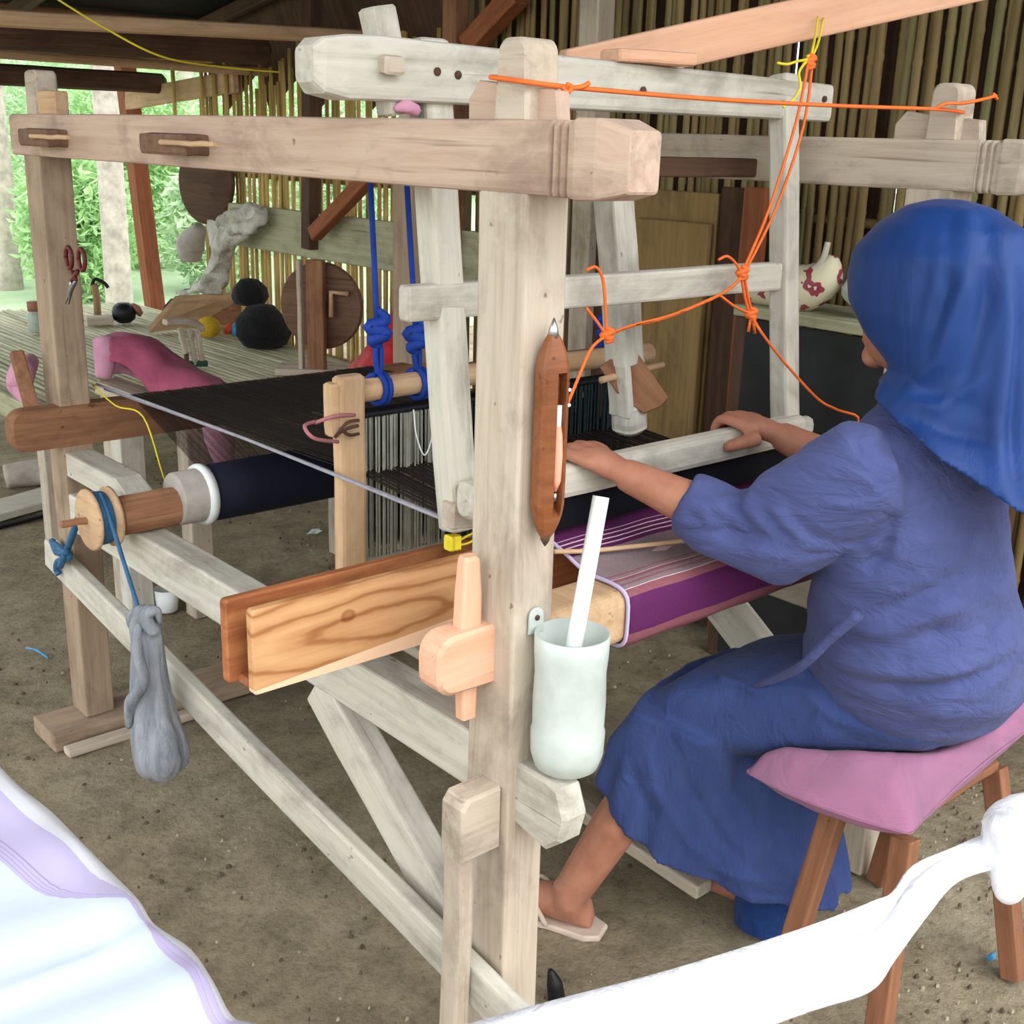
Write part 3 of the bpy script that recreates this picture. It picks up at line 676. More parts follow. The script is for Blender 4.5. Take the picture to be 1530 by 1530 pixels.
tag(tube('loose_thread', [at(868, 575, y=.68), at(874, 600, y=.68), at(882, 612, y=.68), at(890, 580, y=.68)], .0015, 'white', None, 5), 'loose white thread looped over the dark heddle strings', 'thread')
def bluerope(px0, px1, knot, yy, zt, label):
    A = at(px0, 240, y=yy); K = at((px0*.15+px1*.85), knot, y=yy); B = V(at(px1, 565, y=yy).x, yy, zt)
    t = thing('blue_rope', label, 'rope', A); T = B+V(0, 0, .026)
    multitube('strand', [[V(A.x, A.y, 1.47), A, K], [K, (K+T)/2+V(.006, 0, 0), T+V(.003, 0, 0)], [K, (K+T)/2-V(.006, 0, 0), T-V(.003, 0, 0)]], .0055, 'blue_rope', t)
    tube('knot', [K+V(0, 0, .03), K+V(.012, -.01, .012), K+V(-.014, .004, .0), K+V(.010, -.012, -.012), K+V(-.012, 0, -.024), K+V(.004, 0, -.036)], [.006, .010, .013, .013, .010, .006], 'blue_rope', t, 8)
    # two turns round the shaft bar
    tube('wrap', [B+V(-.010+.020*k/16, .0262*math.sin(k*math.pi/4), .0262*math.cos(k*math.pi/4)) for k in range(17)], .0055, 'blue_rope', t, 7, 3)
bluerope(552, 566, 488, .62, 1.020, 'blue rope with a big knot left of the green wall board')
bluerope(606, 624, 498, .62, 1.020, 'blue rope knotted just beside the pale beater cross rail')
bluerope(905, 902, 480, .72, 1.000, 'blue rope partly hidden behind the notched jack')

# ------------------------------------------------------------------ notched jack hanging inside the far half of the loom
jk = thing('jack_lever', 'pale notched jack with a pivoting brown lever board', 'jack', at(930, 640, y=.45))
J0, J1 = at(915, 255, y=.45), at(941, 645, y=.45)
jx = (J1-J0).normalized(); JL = (J1-J0).length
jm = frame(J0, jx, (.75, -.66, 0))
for nm, o_ in (('upright', None),):
    fr = frame(J0, jx, (.66, -.75, 0))
    beam('upright', J0, J0+jx*(JL*.72), .055, .055, 'wood_pale', jk, up=(.0, -1, 0))
    S_ = fr.to_3x3() @ V(0, 1, 0)
    for s in (-1, 1):
        beam('cheek', J0+jx*(JL*.70)+V(s*.020, 0, 0), J0+jx*(JL*.93)+V(s*.020, 0, 0), .055, .017, 'wood_pale', jk, up=(1, 0, 0))
    beam('foot', J0+jx*(JL*.88), J0+jx*(JL*1.0), .056, .058, 'wood_pale', jk, up=(0, -1, 0), bev=.014)
l0 = at(938, 545, y=.44); l1 = at(982, 600, y=.40)
prism('lever', [(-.03, -.045), (.03, -.05), (.095, -.035), (.105, .0), (.10, .022), (-.03, .03)], l0, (l1-l0), (0, 0, 1), .014, 'wood_brown', jk, .003)
tube('dowel', [at(898, 568, y=.45), at(990, 545, y=.46)], .007, 'wood_tan', jk, 8, 1)

# ------------------------------------------------------------------ beater (swinging batten) with its shuttle box
bt = thing('beater', 'swinging beater of pale uprights, rails and teak shuttle box', 'beater', (.5, .25, .72))
tr = bar('top_rail', [(-.10, .045, .045), (-.085, .06, .07), (-.05, .062, .082), (.0, .06, .084), (.2, .058, .08), (.5, .056, .076), (.8, .055, .072), (1.06, .052, .068), (1.066, .046, .062)], frame((0, .335, 1.538), (1, 0, 0), (0, 0, 1)), 'wood_pale', bt, .008)
def up_(x0, y0, z0, x1, y1, z1, w_, h_, m, nm='upright'): return beam(nm, (x0, y0, z0), (x1, y1, z1), w_, h_, m, bt, up=(0, 1, 0), bev=.006, n=7)
B0, B1 = at(636, 60, y=.355), at(686, 790, y=.262)
up_(B0.x, B0.y, B0.z, B1.x, B1.y, B1.z, .052, .045, 'wood_pale')
C0, C1 = at(1171, 112, y=.335), at(1172, 640, y=.24)
up_(C0.x, C0.y, C0.z, C1.x, C1.y, C1.z, .045, .042, 'wood_pale')
A0, A1 = at(563, 10, y=.345), at(592, 172, y=.335)
up_(A0.x, A0.y, A0.z, A1.x, A1.y, A1.z, .042, .038, 'wood_pale', 'peg')
a0 = at(584, 97, y=.30); beam('pin', a0-V(.0, .012, 0), a0+V(0, .06, 0), .034, .024, 'wood', bt, up=(0, 0, 1))
for px, py in ((653, 107), (684, 112), (961, 135), (1232, 148)):
    c = at(px, py, y=.306); lathe('nail_head', [(.0, 0), (.006, .001), (.006, .004), (.0, .005)], axis_mx(c+V(0, .002, 0), (0, -1, 0)), 'wood_dark', bt, 10)
m0, m1 = at(603, 453, y=.30), at(1160, 412, y=.285)
cr = beam('cross_rail', m0, m1, .03, .052, 'wood_pale', bt, n=6)
# sley cap held by the weaver, reed below it, race board
h0 = at(700, 765, y=.235); 
hb = beam('hand_bar', (.09, .222, .930), (.935, .222, .930), .042, .056, 'wood_pale', bt, bev=.012, n=6)
beam('bar_end', (.93, .222, .932), (.965, .222, .932), .036, .04, 'wood_pale', bt, bev=.014)
vs, fs = [], []
for i in range(300):
    x = .175+.725*i/300; k = len(vs)
    vs += [(x, .226, .84), (x+.0014, .226, .84), (x+.0014, .226, .92), (x, .226, .92), (x+.0007, .232, .84), (x+.0007, .232, .92)]
    fs += [(k, k+1, k+2, k+3), (k, k+3, k+5, k+4), (k+1, k+4, k+5, k+2)]
tag(link('reed', mesh('reed', vs, fs), 'black_thread', bt), kind='stuff')
beam('reed_baulk', (.17, .24, .876), (.93, .24, .876), .004, .062, 'black', bt)
beam('race_board', (.17, .255, .765), (1.0, .255, .765), .05, .12, 'teak_dark', bt, n=6)
# the near shuttle box: two figured boards with a slot between them
x0b = at(372, 970, y=.245).x
prism('box_board', rounded(-.20, .165-x0b-.20, -.062, .064, .006, 'bc'), (x0b+.20, .243, .772), (1, 0, 0), (0, 0, 1), .018, 'teak', bt, .003)
prism('box_board', rounded(-.21, .168-x0b-.20, -.062, .064, .006, 'bc'), (x0b+.20, .298, .772), (1, 0, 0), (0, 0, 1), .018, 'teak_dark', bt, .003)
beam('box_floor', (x0b+.005, .27, .716), (.165, .27, .716), .055, .014, 'teak_dark', bt)
bx = beam('picker', at(668, 812, y=.27), at(684, 808, y=.27), .02, .024, 'yellow', bt, bev=.003)
multitube('picker_string', [[at(680, 812, y=.268), at(694, 803, y=.262), at(708, 796, y=.255)], [at(682, 815, y=.268), at(698, 812, y=.262), at(710, 806, y=.255)]], .002, 'yellow', bt)
cc = at(690, 765, y=.252); prism('clamp', [(-.03, -.02), (.03, -.028), (.035, .01), (.02, .03), (-.03, .02)], cc, (1, 0, 0), (0, 0, 1), .03, 'wood', bt, .004)

# ------------------------------------------------------------------ breast beam, wedge and woven cloth
br = thing('breast_beam', 'tan breast beam through the front posts, striped cloth wound over it', 'beam', (.5, .09, .75))
BY0, BY1, BZ0, BZ1 = .038, .135, .712, .800
prism('beam_body', rounded(BY0, BY1, BZ0, BZ1, .022, 'abcd'), (.535, 0, 0), (0, 1, 0), (0, 0, 1), .925, 'wood_tan', br, .004)
prism('tenon', rounded(-.098, .03, .728, .815, .03, 'bc'), (0, .062, 0), (1, 0, 0), (0, 0, 1), .05, 'wood_fresh', br, .006)
wd = bar('wedge', [(-.125, .020, .024), (-.06, .021, .028), (.02, .022, .036), (.06, .022, .034), (.11, .02, .026), (.116, .016, .02)], frame((-.030, .062, .80), (0, 0, 1), (1, 0, 0)), 'wood_fresh', br, .004)
def clothsheet():
    path = [(.225, .842), (.20, .832), (.17, .822), (.135, .808), (.11, .805), (.08, .805), (.056, .803), (.042, .797), (.035, .786), (.033, .77), (.033, .745), (.035, .722), (.045, .71), (.06, .706), (.09, .705)]
    L = [0]
    for a, b in zip(path, path[1:]): L.append(L[-1]+math.dist(a, b))
    xs = [.265+.03*i for i in range(23)]
    vs, fs, uv = [], [], []
    for j, (yy, zz) in enumerate(path):
        for x in xs: vs.append((x, yy, zz+.0012*math.sin(x*40+j))); uv.append((x, L[j]/L[-1]))
    n = len(xs)
    for j in range(len(path)-1):
        for i in range(n-1): fs.append((j*n+i, (j+1)*n+i, (j+1)*n+i+1, j*n+i+1))
    me = mesh('woven_cloth', vs, fs, True); ul = me.uv_layers.new(name='UVMap')
    for lp in me.loops: ul.data[lp.index].uv = uv[lp.vertex_index]
    o = link('woven_cloth', me, 'stripes', br); m_ = o.modifiers.new('t', 'SOLIDIFY'); m_.thickness = .003; m_.offset = 1
    tag(o, 'purple and grey striped woven cloth')
    tube('selvedge', [(.264, a, b+.001) for a, b in path], .0035, 'lilac', o, 6, 2)
clothsheet()
tag(tube('temple_rod', [at(828, 824, z=.835), at(880, 823, z=.83), at(950, 816, z=.825), at(1040, 806, z=.82)], .004, 'wood_tan', None, 7), 'thin cane rod stretched across the striped cloth', 'rod')

# ================================================================== small things on the loom
# shuttle hanging on the front post
def shuttle():
    t = thing('shuttle', 'polished brown boat shuttle with peach bobbin on the front post', 'shuttle', (.034, -.02, 1.08))
    L = .290; z0 = .945; rings = []
    N = 34
    for i in range(N+1):
        u = i/N; z = u*L*.93+.006
        s = 1.0
        e = min(u/.20, (1-u)/.20, 1); s = .30+.70*math.sin(e*math.pi/2)**.8
        d = .016 if .13 < u < .82 else 0
        wd_, dp = .042*s, .032*s
        k = .55 if d else .55
        xa, xb = -.001, .017
        pts = [(-wd_/2, dp*.2), (-wd_/2, -dp*.3), (-wd_*.36, -dp*.5), (min(xa, wd_*.1), -dp*.52), (min(xa, wd_*.1), -dp*.52+d), (min(xb, wd_*.3), -dp*.52+d), (min(xb, wd_*.3), -dp*.5), (wd_*.46, -dp*.4), (wd_/2, dp*.1), (wd_*.40, dp*.5), (-wd_*.36, dp*.5)]
        rings.append([(x, y_, z) for x, y_ in pts])
    vs, fs = loftmesh(rings)
    Mx = Matrix.Translation((.034, -.019, z0)) @ Matrix.Rotation(math.radians(-8), 4, 'Z')
    b = link('shuttle_body', mesh('shuttle_body', vs, fs), 'shuttle', t, Mx)
    lathe('metal_tip', [(.0075, 0), (.006, .012), (.001, .026)], Mx @ Matrix.Translation((0, 0, L*.93)), 'metal', t, 14)
    lathe('metal_tip', [(.001, -.01), (.006, -.002), (.008, .008)], Mx @ Matrix.Translation((0, 0, .004)), 'wood_dark', t, 14)
    lathe('bobbin_tube', [(.0045, 0), (.0045, .05)], Mx @ Matrix.Translation((.008, -.007, .135)), 'white', t, 12)
    lathe('yarn_cop', [(.002, 0), (.0075, .015), (.0088, .05), (.007, .075), (.003, .095)], Mx @ Matrix.Translation((.008, -.007, .070)), 'peach', t, 16)
    lathe('eyelet', [(.0, 0), (.004, 0), (.004, .012), (0, .012)], Mx @ Matrix.Translation((.008, -.006, .056)), 'metal', t, 10)
    for zz in (.185, .205): lathe('pin', [(.0, 0), (.0025, 0), (.0025, .003), (0, .004)], Mx @ Matrix.Translation((.0195, -.011, zz)) @ Matrix.Rotation(math.radians(90), 4, 'X'), 'white', t, 8)
shuttle()
# cut-down milky bottle used as a holder, with a white tube standing in it
BC = V(.060, -.0525, .614)
bo = thing('plastic_bottle_holder', 'cut-open milky plastic bottle hung on the front post', 'bottle', BC)
prof = [(.012, .004), (.034, .0), (.045, .008), (.051, .028), (.052, .06), (.050, .066), (.0505, .11), (.049, .15), (.051, .178), (.0515, .205), (.0495, .206), (.048, .15), (.049, .06), (.046, .03), (.03, .012), (.004, .01)]
bd = lathe('bottle_body', prof, Matrix.Translation(BC), 'bottle', bo, 36)
prism('hanging_tab', rounded(-.013, .013, .195, .232, .012, 'ab'), (BC.x-.024, BC.y+.0475, BC.z), (1, 0, 0), (0, 0, 1), .004, 'bottle', bd, .001)
lathe('tab_nail', [(.0, 0), (.004, 0), (.004, .012), (0, .013)], axis_mx((BC.x-.024, .003, BC.z+.218), (0, -1, 0)), 'wood_dark', bo, 8)
t0, t1 = at(857, 968, y=-.050), at(898, 742, y=-.030)
tag(tube('white_tube', [t0+(t0-t1)*.30, t0, t1], .0115, 'white', None, 14, 1), 'white plastic tube standing in the cut-open bottle', 'tube')
# orange line strung between the two front posts
lineA = [at(742, 118, x=-.003), at(790, 128, x=-.003), V(.004, .003, 1.50), at(842, 136, y=.006), at(850, 132, y=.006)]
pe = at(1398, 163, y=.01)
tag(multitube('orange_line', [[V(.02, .073, 1.5235), V(-.002, .072, 1.523), V(-.0025, .04, 1.520), V(-.001, .006, 1.5165), at(845, 130, y=.004)], [at(845, 130, y=.004), at(1050, 147, y=.02), at(1250, 158, y=.015), pe, at(1440, 168, y=.006)], [at(840, 130, y=.002), at(848, 138, y=-.002), at(854, 130, y=.0), at(846, 126, y=.004)], [at(848, 132, y=.004), at(868, 130, y=.0), at(880, 124, y=.0)], [pe, at(1412, 155, y=.0), at(1440, 154, y=-.01), at(1470, 148, y=-.01), at(1488, 143, y=-.01)], [at(1484, 140, y=-.01), at(1490, 148, y=-.012)]], .003, 'orange', None), 'thin orange line strung between the tops of both front posts', 'cord')
# orange pull cord with its knots, hung from a yellow string
py_ = .235
pull = thing('orange_rope', 'orange pull cord knotted in front of the beater, hung from yellow string', 'cord', at(1108, 400, y=py_))
def pp(l, y=py_): return [at(a, b, y=y) for a, b in l]
multitube('strand', [pp([(1208, 92), (1190, 180), (1150, 310), (1110, 405)]), pp([(1214, 94), (1200, 190), (1160, 310), (1112, 408)]),
    pp([(1108, 412), (1090, 432), (1050, 452), (1000, 472), (950, 485), (908, 500)]), pp([(1110, 414), (1080, 438), (1040, 457), (990, 476), (940, 488), (908, 503)]),
    pp([(905, 502), (884, 520), (866, 560), (850, 598), (840, 612)])+[V(.19, .262, 1.0), V(.141, .282, .975)], pp([(906, 498), (904, 450), (900, 415), (890, 399), (876, 404)]), pp([(904, 498), (890, 478), (876, 460)]),
    pp([(1108, 412), (1112, 440), (1120, 470)]), pp([(1112, 412), (1118, 445), (1124, 468)]), [at(1123, 472, y=py_)]+pp([(1140, 500), (1175, 545), (1222, 596), (1250, 612), (1282, 630)], .205)+[V(.985, .215, .85)],
    pp([(1108, 408), (1098, 392), (1086, 383), (1074, 388)]), pp([(1120, 468), (1098, 458), (1074, 440)]), pp([(1122, 474), (1118, 496)]), pp([(1124, 474), (1128, 498)])], .0027, 'orange', pull)
for px, py in ((1210, 92), (1109, 408), (907, 501), (1122, 470)):
    k = at(px, py, y=py_); tube('knot', [k+V(-.004, 0, .012), k+V(.007, -.004, .006), k+V(-.007, .003, 0), k+V(.007, -.003, -.006), k+V(-.002, 0, -.012)], [.003, .006, .0065, .006, .003], 'orange', pull, 7)
multitube('yellow_string', [[at(1222, 26, y=.300), at(1217, 60, y=.26), at(1210, 90, y=py_)], [at(1230, 28, y=.298), at(1223, 62, y=.26), at(1212, 88, y=py_)], pp([(1210, 88), (1190, 92), (1176, 96), (1162, 94)]), pp([(1206, 90), (1194, 108), (1196, 130), (1186, 148), (1170, 160)]), pp([(1206, 84), (1216, 82), (1218, 90), (1208, 92)])], .0024, 'yellow', pull)
tag(tube('yellow_line', [at(80, -5, y=3.0), at(150, 38, y=2.9), at(240, 84, y=2.8), at(330, 100, y=2.9), at(420, 108, y=3.0)], .0035, 'yellow', None, 6), 'yellow line sagging below the dark roof', 'line')
# scissors hung on the back post
sc = thing('scissors', 'small scissors with dark red handles hung on the back post', 'scissors', at(112, 400, x=-.006))
for s, c in ((-1, (103, 385)), (1, (122, 388))):
    k = at(*c, x=-.008); tube('handle', [k+V(0, .016*math.cos(a), .022*math.sin(a)) for a in [math.pi*2*i/10 for i in range(11)]], .005, 'scissor_red', sc, 6, 2)
    p0, p1 = at(112+s*4, 405, x=-.009), at(110-s*3, 420, x=-.009); tube('shank', [p0, p1], .005, 'scissor_red', sc, 6, 1)
    p2 = at(100+s*3, 455, x=-.009); tube('blade', [p1, (p1+p2)/2, p2], [.005, .005, .001], 'metal', sc, 6, 2, .4)
c = at(590, 168, y=.335); tag(tube('rag_tie', [c+V(-.015, -.02, .004), c+V(0, -.026, .008), c+V(.02, -.02, .004), c+V(.03, 0, .008)], [.004, .01, .009, .003], 'pink_pale', None, 8), 'small pink and white rag tied below the leaning peg', 'rag')

# ================================================================== STOOL, CUSHION
st_ = thing('stool', 'wooden stool with splayed square legs under the mauve cushion', 'stool', (.8, -.2, 0))
beam('seat', (.64, -.18, .388), (.97, -.18, .388), .16, .022, 'wood_stool', st_)
for nm, a, b in (('A', (.575, -.105, 0), (.615, -.15, .38)), ('B', (.585, -.300, 0), (.635, -.272, .38)), ('C', (.950, -.362, 0), (.975, -.25, .38)), ('D', (1.02, -.03, 0), (.99, -.10, .38))):
    beam('leg', a, b, .038, .034, 'wood_stool', st_, up=(1, 0, 0), bev=.003)
def cushion():
    L, F, R, B = at(1112, 1152, z=.445), at(1362, 1246, z=.425), at(1560, 1075, z=.53), V(.955, -.035, .52)
    n = 25; vs, fs = [], []
    for side_ in (1, -1):
        for j in range(n):
            for i in range(n):
                u, v = i/(n-1), j/(n-1)
                uu, vv = 2*u-1, 2*v-1
                pu, pv = u, v
                # edges pulled in between the corners
                pu = .5+(u-.5)*(1+.07*(1-vv*vv)*abs(uu)**2); pv = .5+(v-.5)*(1-.09*(1-uu*uu)*abs(vv)**2)
                p = (L*(1-pu)+B*pu)*(1-pv)+(F*(1-pu)+R*pu)*pv
                th = (.080 if side_ > 0 else .070)*((1-abs(uu)**2.4)*(1-abs(vv)**2.4))**.40
                sag = .018*math.exp(-((p.x-.78)**2+(p.y+.12)**2)/.035)
                p.z -= .010*(1-abs(uu)**3)*(1-abs(vv)**3)*(side_ < 0)+.012*(1-(1-uu**6)*(1-vv**6))*0
                wr = .004*math.sin(18*u+7*v)*(1-abs(uu))+.003*math.sin(25*v-9*u)
                vs.append(p+V(0, 0, side_*th+(.034*(th/.088) if side_ > 0 else .012*(th/.088))+(.045*math.exp(-((p.x-.95)**2+(p.y+.33)**2)/.03) if side_ > 0 else 0)*(th/.088)-(sag if side_ > 0 else 0)+wr*th*12))
    N = n*n
    for s in (0, 1):
        for j in range(n-1):
            for i in range(n-1):
                q = (s*N+j*n+i, s*N+j*n+i+1, s*N+(j+1)*n+i+1, s*N+(j+1)*n+i); fs.append(q if s else q[::-1])
    o = V(.8, -.2, .42)
    me = mesh('cushion', [v-o for v in vs], fs, True); bm = bmesh.new(); bm.from_mesh(me); bmesh.ops.remove_doubles(bm, verts=bm.verts, dist=.0005); bmesh.ops.recalc_face_normals(bm, faces=bm.faces); bm.to_mesh(me); bm.free()
    me.polygons.foreach_set('use_smooth', [True]*len(me.polygons))
    c = link('cushion', me, 'pillow', None, Matrix.Translation(o)); md = c.modifiers.new('s', 'SUBSURF'); md.levels = md.render_levels = 1
    return tag(c, 'plump mauve pink cushion lying on the wooden stool', 'cushion')
cushion_o = cushion()

# ================================================================== THE WEAVER
def ell(c, rx, ry, rz, n=20, m=12):
    c = V(c); rings = []
    for i in range(m+1):
        f = -math.pi/2+math.pi*i/m; f = max(-1.56, min(1.56, f))
        rings.append(ring(c+V(0, 0, rz*math.sin(f)), (rx*math.cos(f), 0, 0), (0, ry*math.cos(f), 0), n))
    return loftmesh(rings)
def tg(pts, r, sides=14, sub=5, flat=1): return tubegeo([V(p) for p in pts], r, sides, sub, flat)
TORSO = [(.52, .775, -.16, .145, .13), (.56, .765, -.17, .170, .165), (.62, .748, -.185, .183, .185), (.70, .728, -.19, .183, .175), (.78, .710, -.185, .178, .155), (.88, .692, -.18, .178, .135), (.96, .682, -.18, .178, .118), (1.02, .678, -.182, .155, .10), (1.06, .675, -.185, .115, .08), (1.09, .672, -.185, .07, .062)]
def torso(d, hi=99): return loftmesh([ring((x, y, z), (rx-d, 0, 0), (0, ry-d, 0), 36) for z, x, y, rx, ry in TORSO if z < hi])
shL, elL, wrL = V(.532, -.195, 1.015), V(.47, -.035, .875), V(.362, .150, .947)
shR, elR, wrR = V(.825, -.165, 1.015), V(.865, .01, .885), V(.785, .160, .950)
hipL, knL, anL = V(.69, -.14, .55), V(.525, .135, .485), V(.402, .258, .085)
hipR, knR, anR = V(.83, -.14, .55), V(.80, .14, .48), V(.735, .05, .085)
def hand(sgn, cx, wr):
    """hand closed over the bar; sgn = side on which the thumb lies"""
    g = []
    kx = cx
    g.append(loftmesh([ring(wr+V(0, -.01, 0), (.024, 0, 0), (0, -.004, .019), 16), ring(wr.lerp(V(kx, .19, .967), .35), (.030, 0, 0), (0, -.004, .019), 16), ring(wr.lerp(V(kx, .19, .967), .8), (.038, 0, 0), (0, -.004, .017), 16), ring((kx, .205, .970), (.040, 0, 0), (0, -.004, .014), 16), ring((kx, .214, .969), (.034, 0, 0), (0, -.002, .009), 16)]))
    for i, (ln, lift) in enumerate(((.95, 0), (1.06, .003), (1.0, .002), (.82, -.002))):
        x = kx+sgn*(.0315-.0208*i); dx = -sgn*.0035*(i-1.2)
        g.append(tg([(x-dx, .186, .962), (x, .209, .972+lift), (x+dx*.3, .209+.036*ln, .971+lift), (x+dx*.5, .209+.050*ln, .949), (x+dx*.3, .209+.043*ln, .926)], [.009, .0108, .0098, .0088, .0072], 10, 4))
    x = kx+sgn*.026
    g.append(tg([(x-sgn*.008, .165, .950), (x+sgn*.014, .176, .944), (x+sgn*.034, .189, .938), (x+sgn*.052, .193, .935)], [.014, .0135, .0115, .0085], 10, 4))
    return g
def foot(a, heel, toe):
    heel, toe = V(heel), V(toe); d = (toe-heel).normalized(); s = V(-d.y, d.x, 0)
    L = (toe-heel).length; rings = []
    for u, w_, h_ in ((0, .014, .016), (.05, .026, .030), (.2, .031, .036), (.4, .032, .036), (.6, .037, .028), (.78, .042, .020), (.84, .040, .016)):
        rings.append(ring(heel+d*L*u+V(0, 0, h_+.012), s*w_, V(0, 0, h_), 16))
    g = [loftmesh(rings)]
    for i, (ll, rr) in enumerate(((1.0, .011), (.98, .0085), (.95, .008), (.91, .0075), (.86, .007))):
        off = s*(.031-.0165*i)*(-1)
        g.append(tg([heel+d*L*.74+off*.9+V(0, 0, .03), heel+d*L*(.74+.18*ll)+off+V(0, 0, .027), heel+d*L*(ll)+off+V(0, 0, .02)], [rr, rr, rr*.8], 10, 3))
    g.append(tg([a+V(0, 0, .02), a+V(0, 0, -.01), heel+d*L*.2+V(0, 0, .04)], [.034, .034, .032], 14, 3))
    return g
HC = V(.668, -.168, 1.25)
geo = [torso(.034)]
geo.append(tg([(.672, -.19, 1.04), (.67, -.178, 1.11), (.668, -.165, 1.17)], [.06, .05, .052]))
geo.append(ell(HC+V(0, -.012, .02), .078, .095, .105)); geo.append(ell(HC+V(0, .035, -.05), .058, .065, .075))          # skull, face
geo.append(ell(HC+V(0, .078, -.105), .024, .022, .02))                                                            # chin
geo.append(tg([HC+V(0, .090, .012), HC+V(0, .106, -.022), HC+V(0, .114, -.040), HC+V(0, .098, -.048)], [.008, .010, .013, .009], 10, 3))   # nose
geo.append(tg([HC+V(-.022, .086, -.071), HC+V(0, .097, -.071), HC+V(.022, .086, -.071)], [.004, .008, .004], 8, 3))    # lips
geo.append(tg([HC+V(-.020, .088, -.081), HC+V(0, .097, -.082), HC+V(.020, .088, -.081)], [.004, .008, .004], 8, 3))
geo.append(tg([HC+V(-.045, .072, .022), HC+V(-.02, .090, .028), HC+V(.02, .090, .028), HC+V(.045, .072, .022)], [.008, .010, .010, .008], 8, 3))  # brow
for s in (-1, 1): geo.append(ell(HC+V(s*.076, -.015, -.02), .012, .022, .034))
for a, b, c in ((shL, elL, wrL), (shR, elR, wrR)):
    geo.append(tg([a, a.lerp(b, .5), b], [.050, .043, .038])); geo.append(tg([b, b.lerp(c, .3), b.lerp(c, .75), c], [.040, .041, .031, .026]))
for a, b, c in ((hipL, knL, anL), (hipR, knR, anR)):
    geo.append(tg([a, a.lerp(b, .5), b], [.066, .060, .052])); geo.append(tg([b, b.lerp(c, .28)+V(.016, -.014, 0), b.lerp(c, .62)+V(.004, -.008, 0), c], [.048, .051, .045, .035]))
geo += hand(1, .340, wrL)+hand(-1, .752, wrR)
geo += foot(anL, (.432, .225, 0), (.345, .425, 0))+foot(anR, (.735, .0, 0), (.715, .22, 0))
bme = union('person', geo, .0042, 3)
P0 = V(.70, -.19, 0)
setco(bme, co(bme)-np.array(P0))
person = tag(link('person', bme, 'skin', None, Matrix.Translation(P0)), 'seated weaver in blue hijab and blue dress, both hands on the beater', 'person')
for s in (-1, 1):
    lathe('eye', [(0, -.009), (.006, -.007), (.009, 0), (.006, .007), (0, .009)], Matrix.Translation(HC+V(s*.028, .078, .006)), 'eye', person, 12)
# ---- dress (bodice and sleeves) and skirt
def closed_ctrl(pts, n):
    P = [V(p) for p in pts]; m = len(P); out = []
    for k in range(n):
        f = k/n*m; i = int(f) % m; t = f-int(f); a, b, c, d = P[i-1], P[i], P[(i+1) % m], P[(i+2) % m]
        out.append(.5*((2*b)+(c-a)*t+(2*a-5*b+4*c-d)*t*t+(3*b-a-3*c+d)*t**3))
    return out
dg_ = [torso(0)]
cfL = elL.lerp(wrL, .50); cfR = elR.lerp(wrR, .16)
def sleeve(sh, el, cf, hang):
    d1 = (el-sh).normalized(); rings = []
    for u, rr, hg in ((-.12, .050, 0), (.02, .078, 0), (.2, .080, .004), (.45, .078, .012), (.7, .076, .018), (.9, .072, .020), (1.0, .068, .016)):
        c = sh.lerp(el, u)-V(0, 0, hg*hang); s = d1.cross(V(0, 0, 1)).normalized(); up = s.cross(d1).normalized()
        rings.append(ring(c, s*rr*.86, up*(rr+hg*hang*.6), 28))
    d2 = (cf-el).normalized(); s = d2.cross(V(0, 0, 1)).normalized(); up = s.cross(d2).normalized()
    for u, rr in ((.5, .060), (.85, .056), (1.05, .052), (1.08, .046)):
        rings.append(ring(el.lerp(cf, u)-V(0, 0, .008*hang*(1-u)), s*rr*.9, up*rr, 28))
    return loftmesh(rings)
dg_.append(sleeve(shL, elL, cfL, 1)); dg_.append(sleeve(shR, elR, cfR, .8))
dme = union('dress', dg_, .0065, 7)
# folds of the bodice, traced on its surface
def onmesh(me, pix):
    bv = BVHTree.FromPolygons([v.co for v in me.vertices], [tuple(p.vertices) for p in me.polygons]); out = []
    for px, py in pix:
        d = (RT*((px-765)/FOC)+DN*((py-765)/FOC)+fw).normalized(); h = bv.ray_cast(CAM, d)
        if h[0] is None: h = bv.find_nearest(CAM+d*1.9)
        out.append(tuple(h[0]))
    return out
def pf(me, L): folds(me, [(onmesh(me, p), a, w_) for p, a, w_ in L])
fl = []
for k in range(9):   # crinkles of the gathered sleeve near the cuff
    x0 = 1000+k*22; fl.append(([(x0, 735+k*3), (x0+40, 775+k*4), (x0+130, 800+k*4)], .004*(1 if k % 2 else -1), .010))
fl += [([(1040, 760), (1130, 730), (1240, 715)], .004, .012), ([(1020, 790), (1120, 800), (1250, 800)], -.004, .010), ([(1030, 815), (1140, 825), (1270, 826)], .005, .010), ([(1060, 740), (1150, 700), (1230, 660)], -.004, .012),
       ([(1312, 625), (1335, 700), (1345, 780), (1335, 830)], .004, .006), ([(1335, 800), (1320, 830), (1290, 850)], -.010, .012),
       ([(1290, 925), (1380, 890), (1450, 850)], -.008, .014), ([(1290, 945), (1400, 915), (1500, 870)], .008, .014), ([(1280, 965), (1400, 950), (1510, 910)], -.008, .012), ([(1230, 985), (1330, 1000), (1430, 1000), (1520, 950)], .008, .014), ([(1240, 1000), (1350, 1030), (1440, 1020), (1515, 980)], -.008, .012)]
fl = [(p_, a_*1.7, w__) for p_, a_, w__ in fl]
pf(dme, fl)
def crumple(me, amp, sc, seed):
    from mathutils import noise as nz
    P = co(me); N = nrm(me); D = np.array([nz.noise(V(p[0]*sc[0]+seed, p[1]*sc[1], p[2]*sc[2]))+.5*nz.noise(V(p[0]*sc[0]*2.1, p[1]*sc[1]*2.1+seed, p[2]*sc[2]*2.1)) for p in P], np.float32)
    setco(me, P+N*(amp*D)[:, None])
crumple(dme, .0045, (9, 7, 24), 3)
setco(dme, co(dme)-np.array(P0))
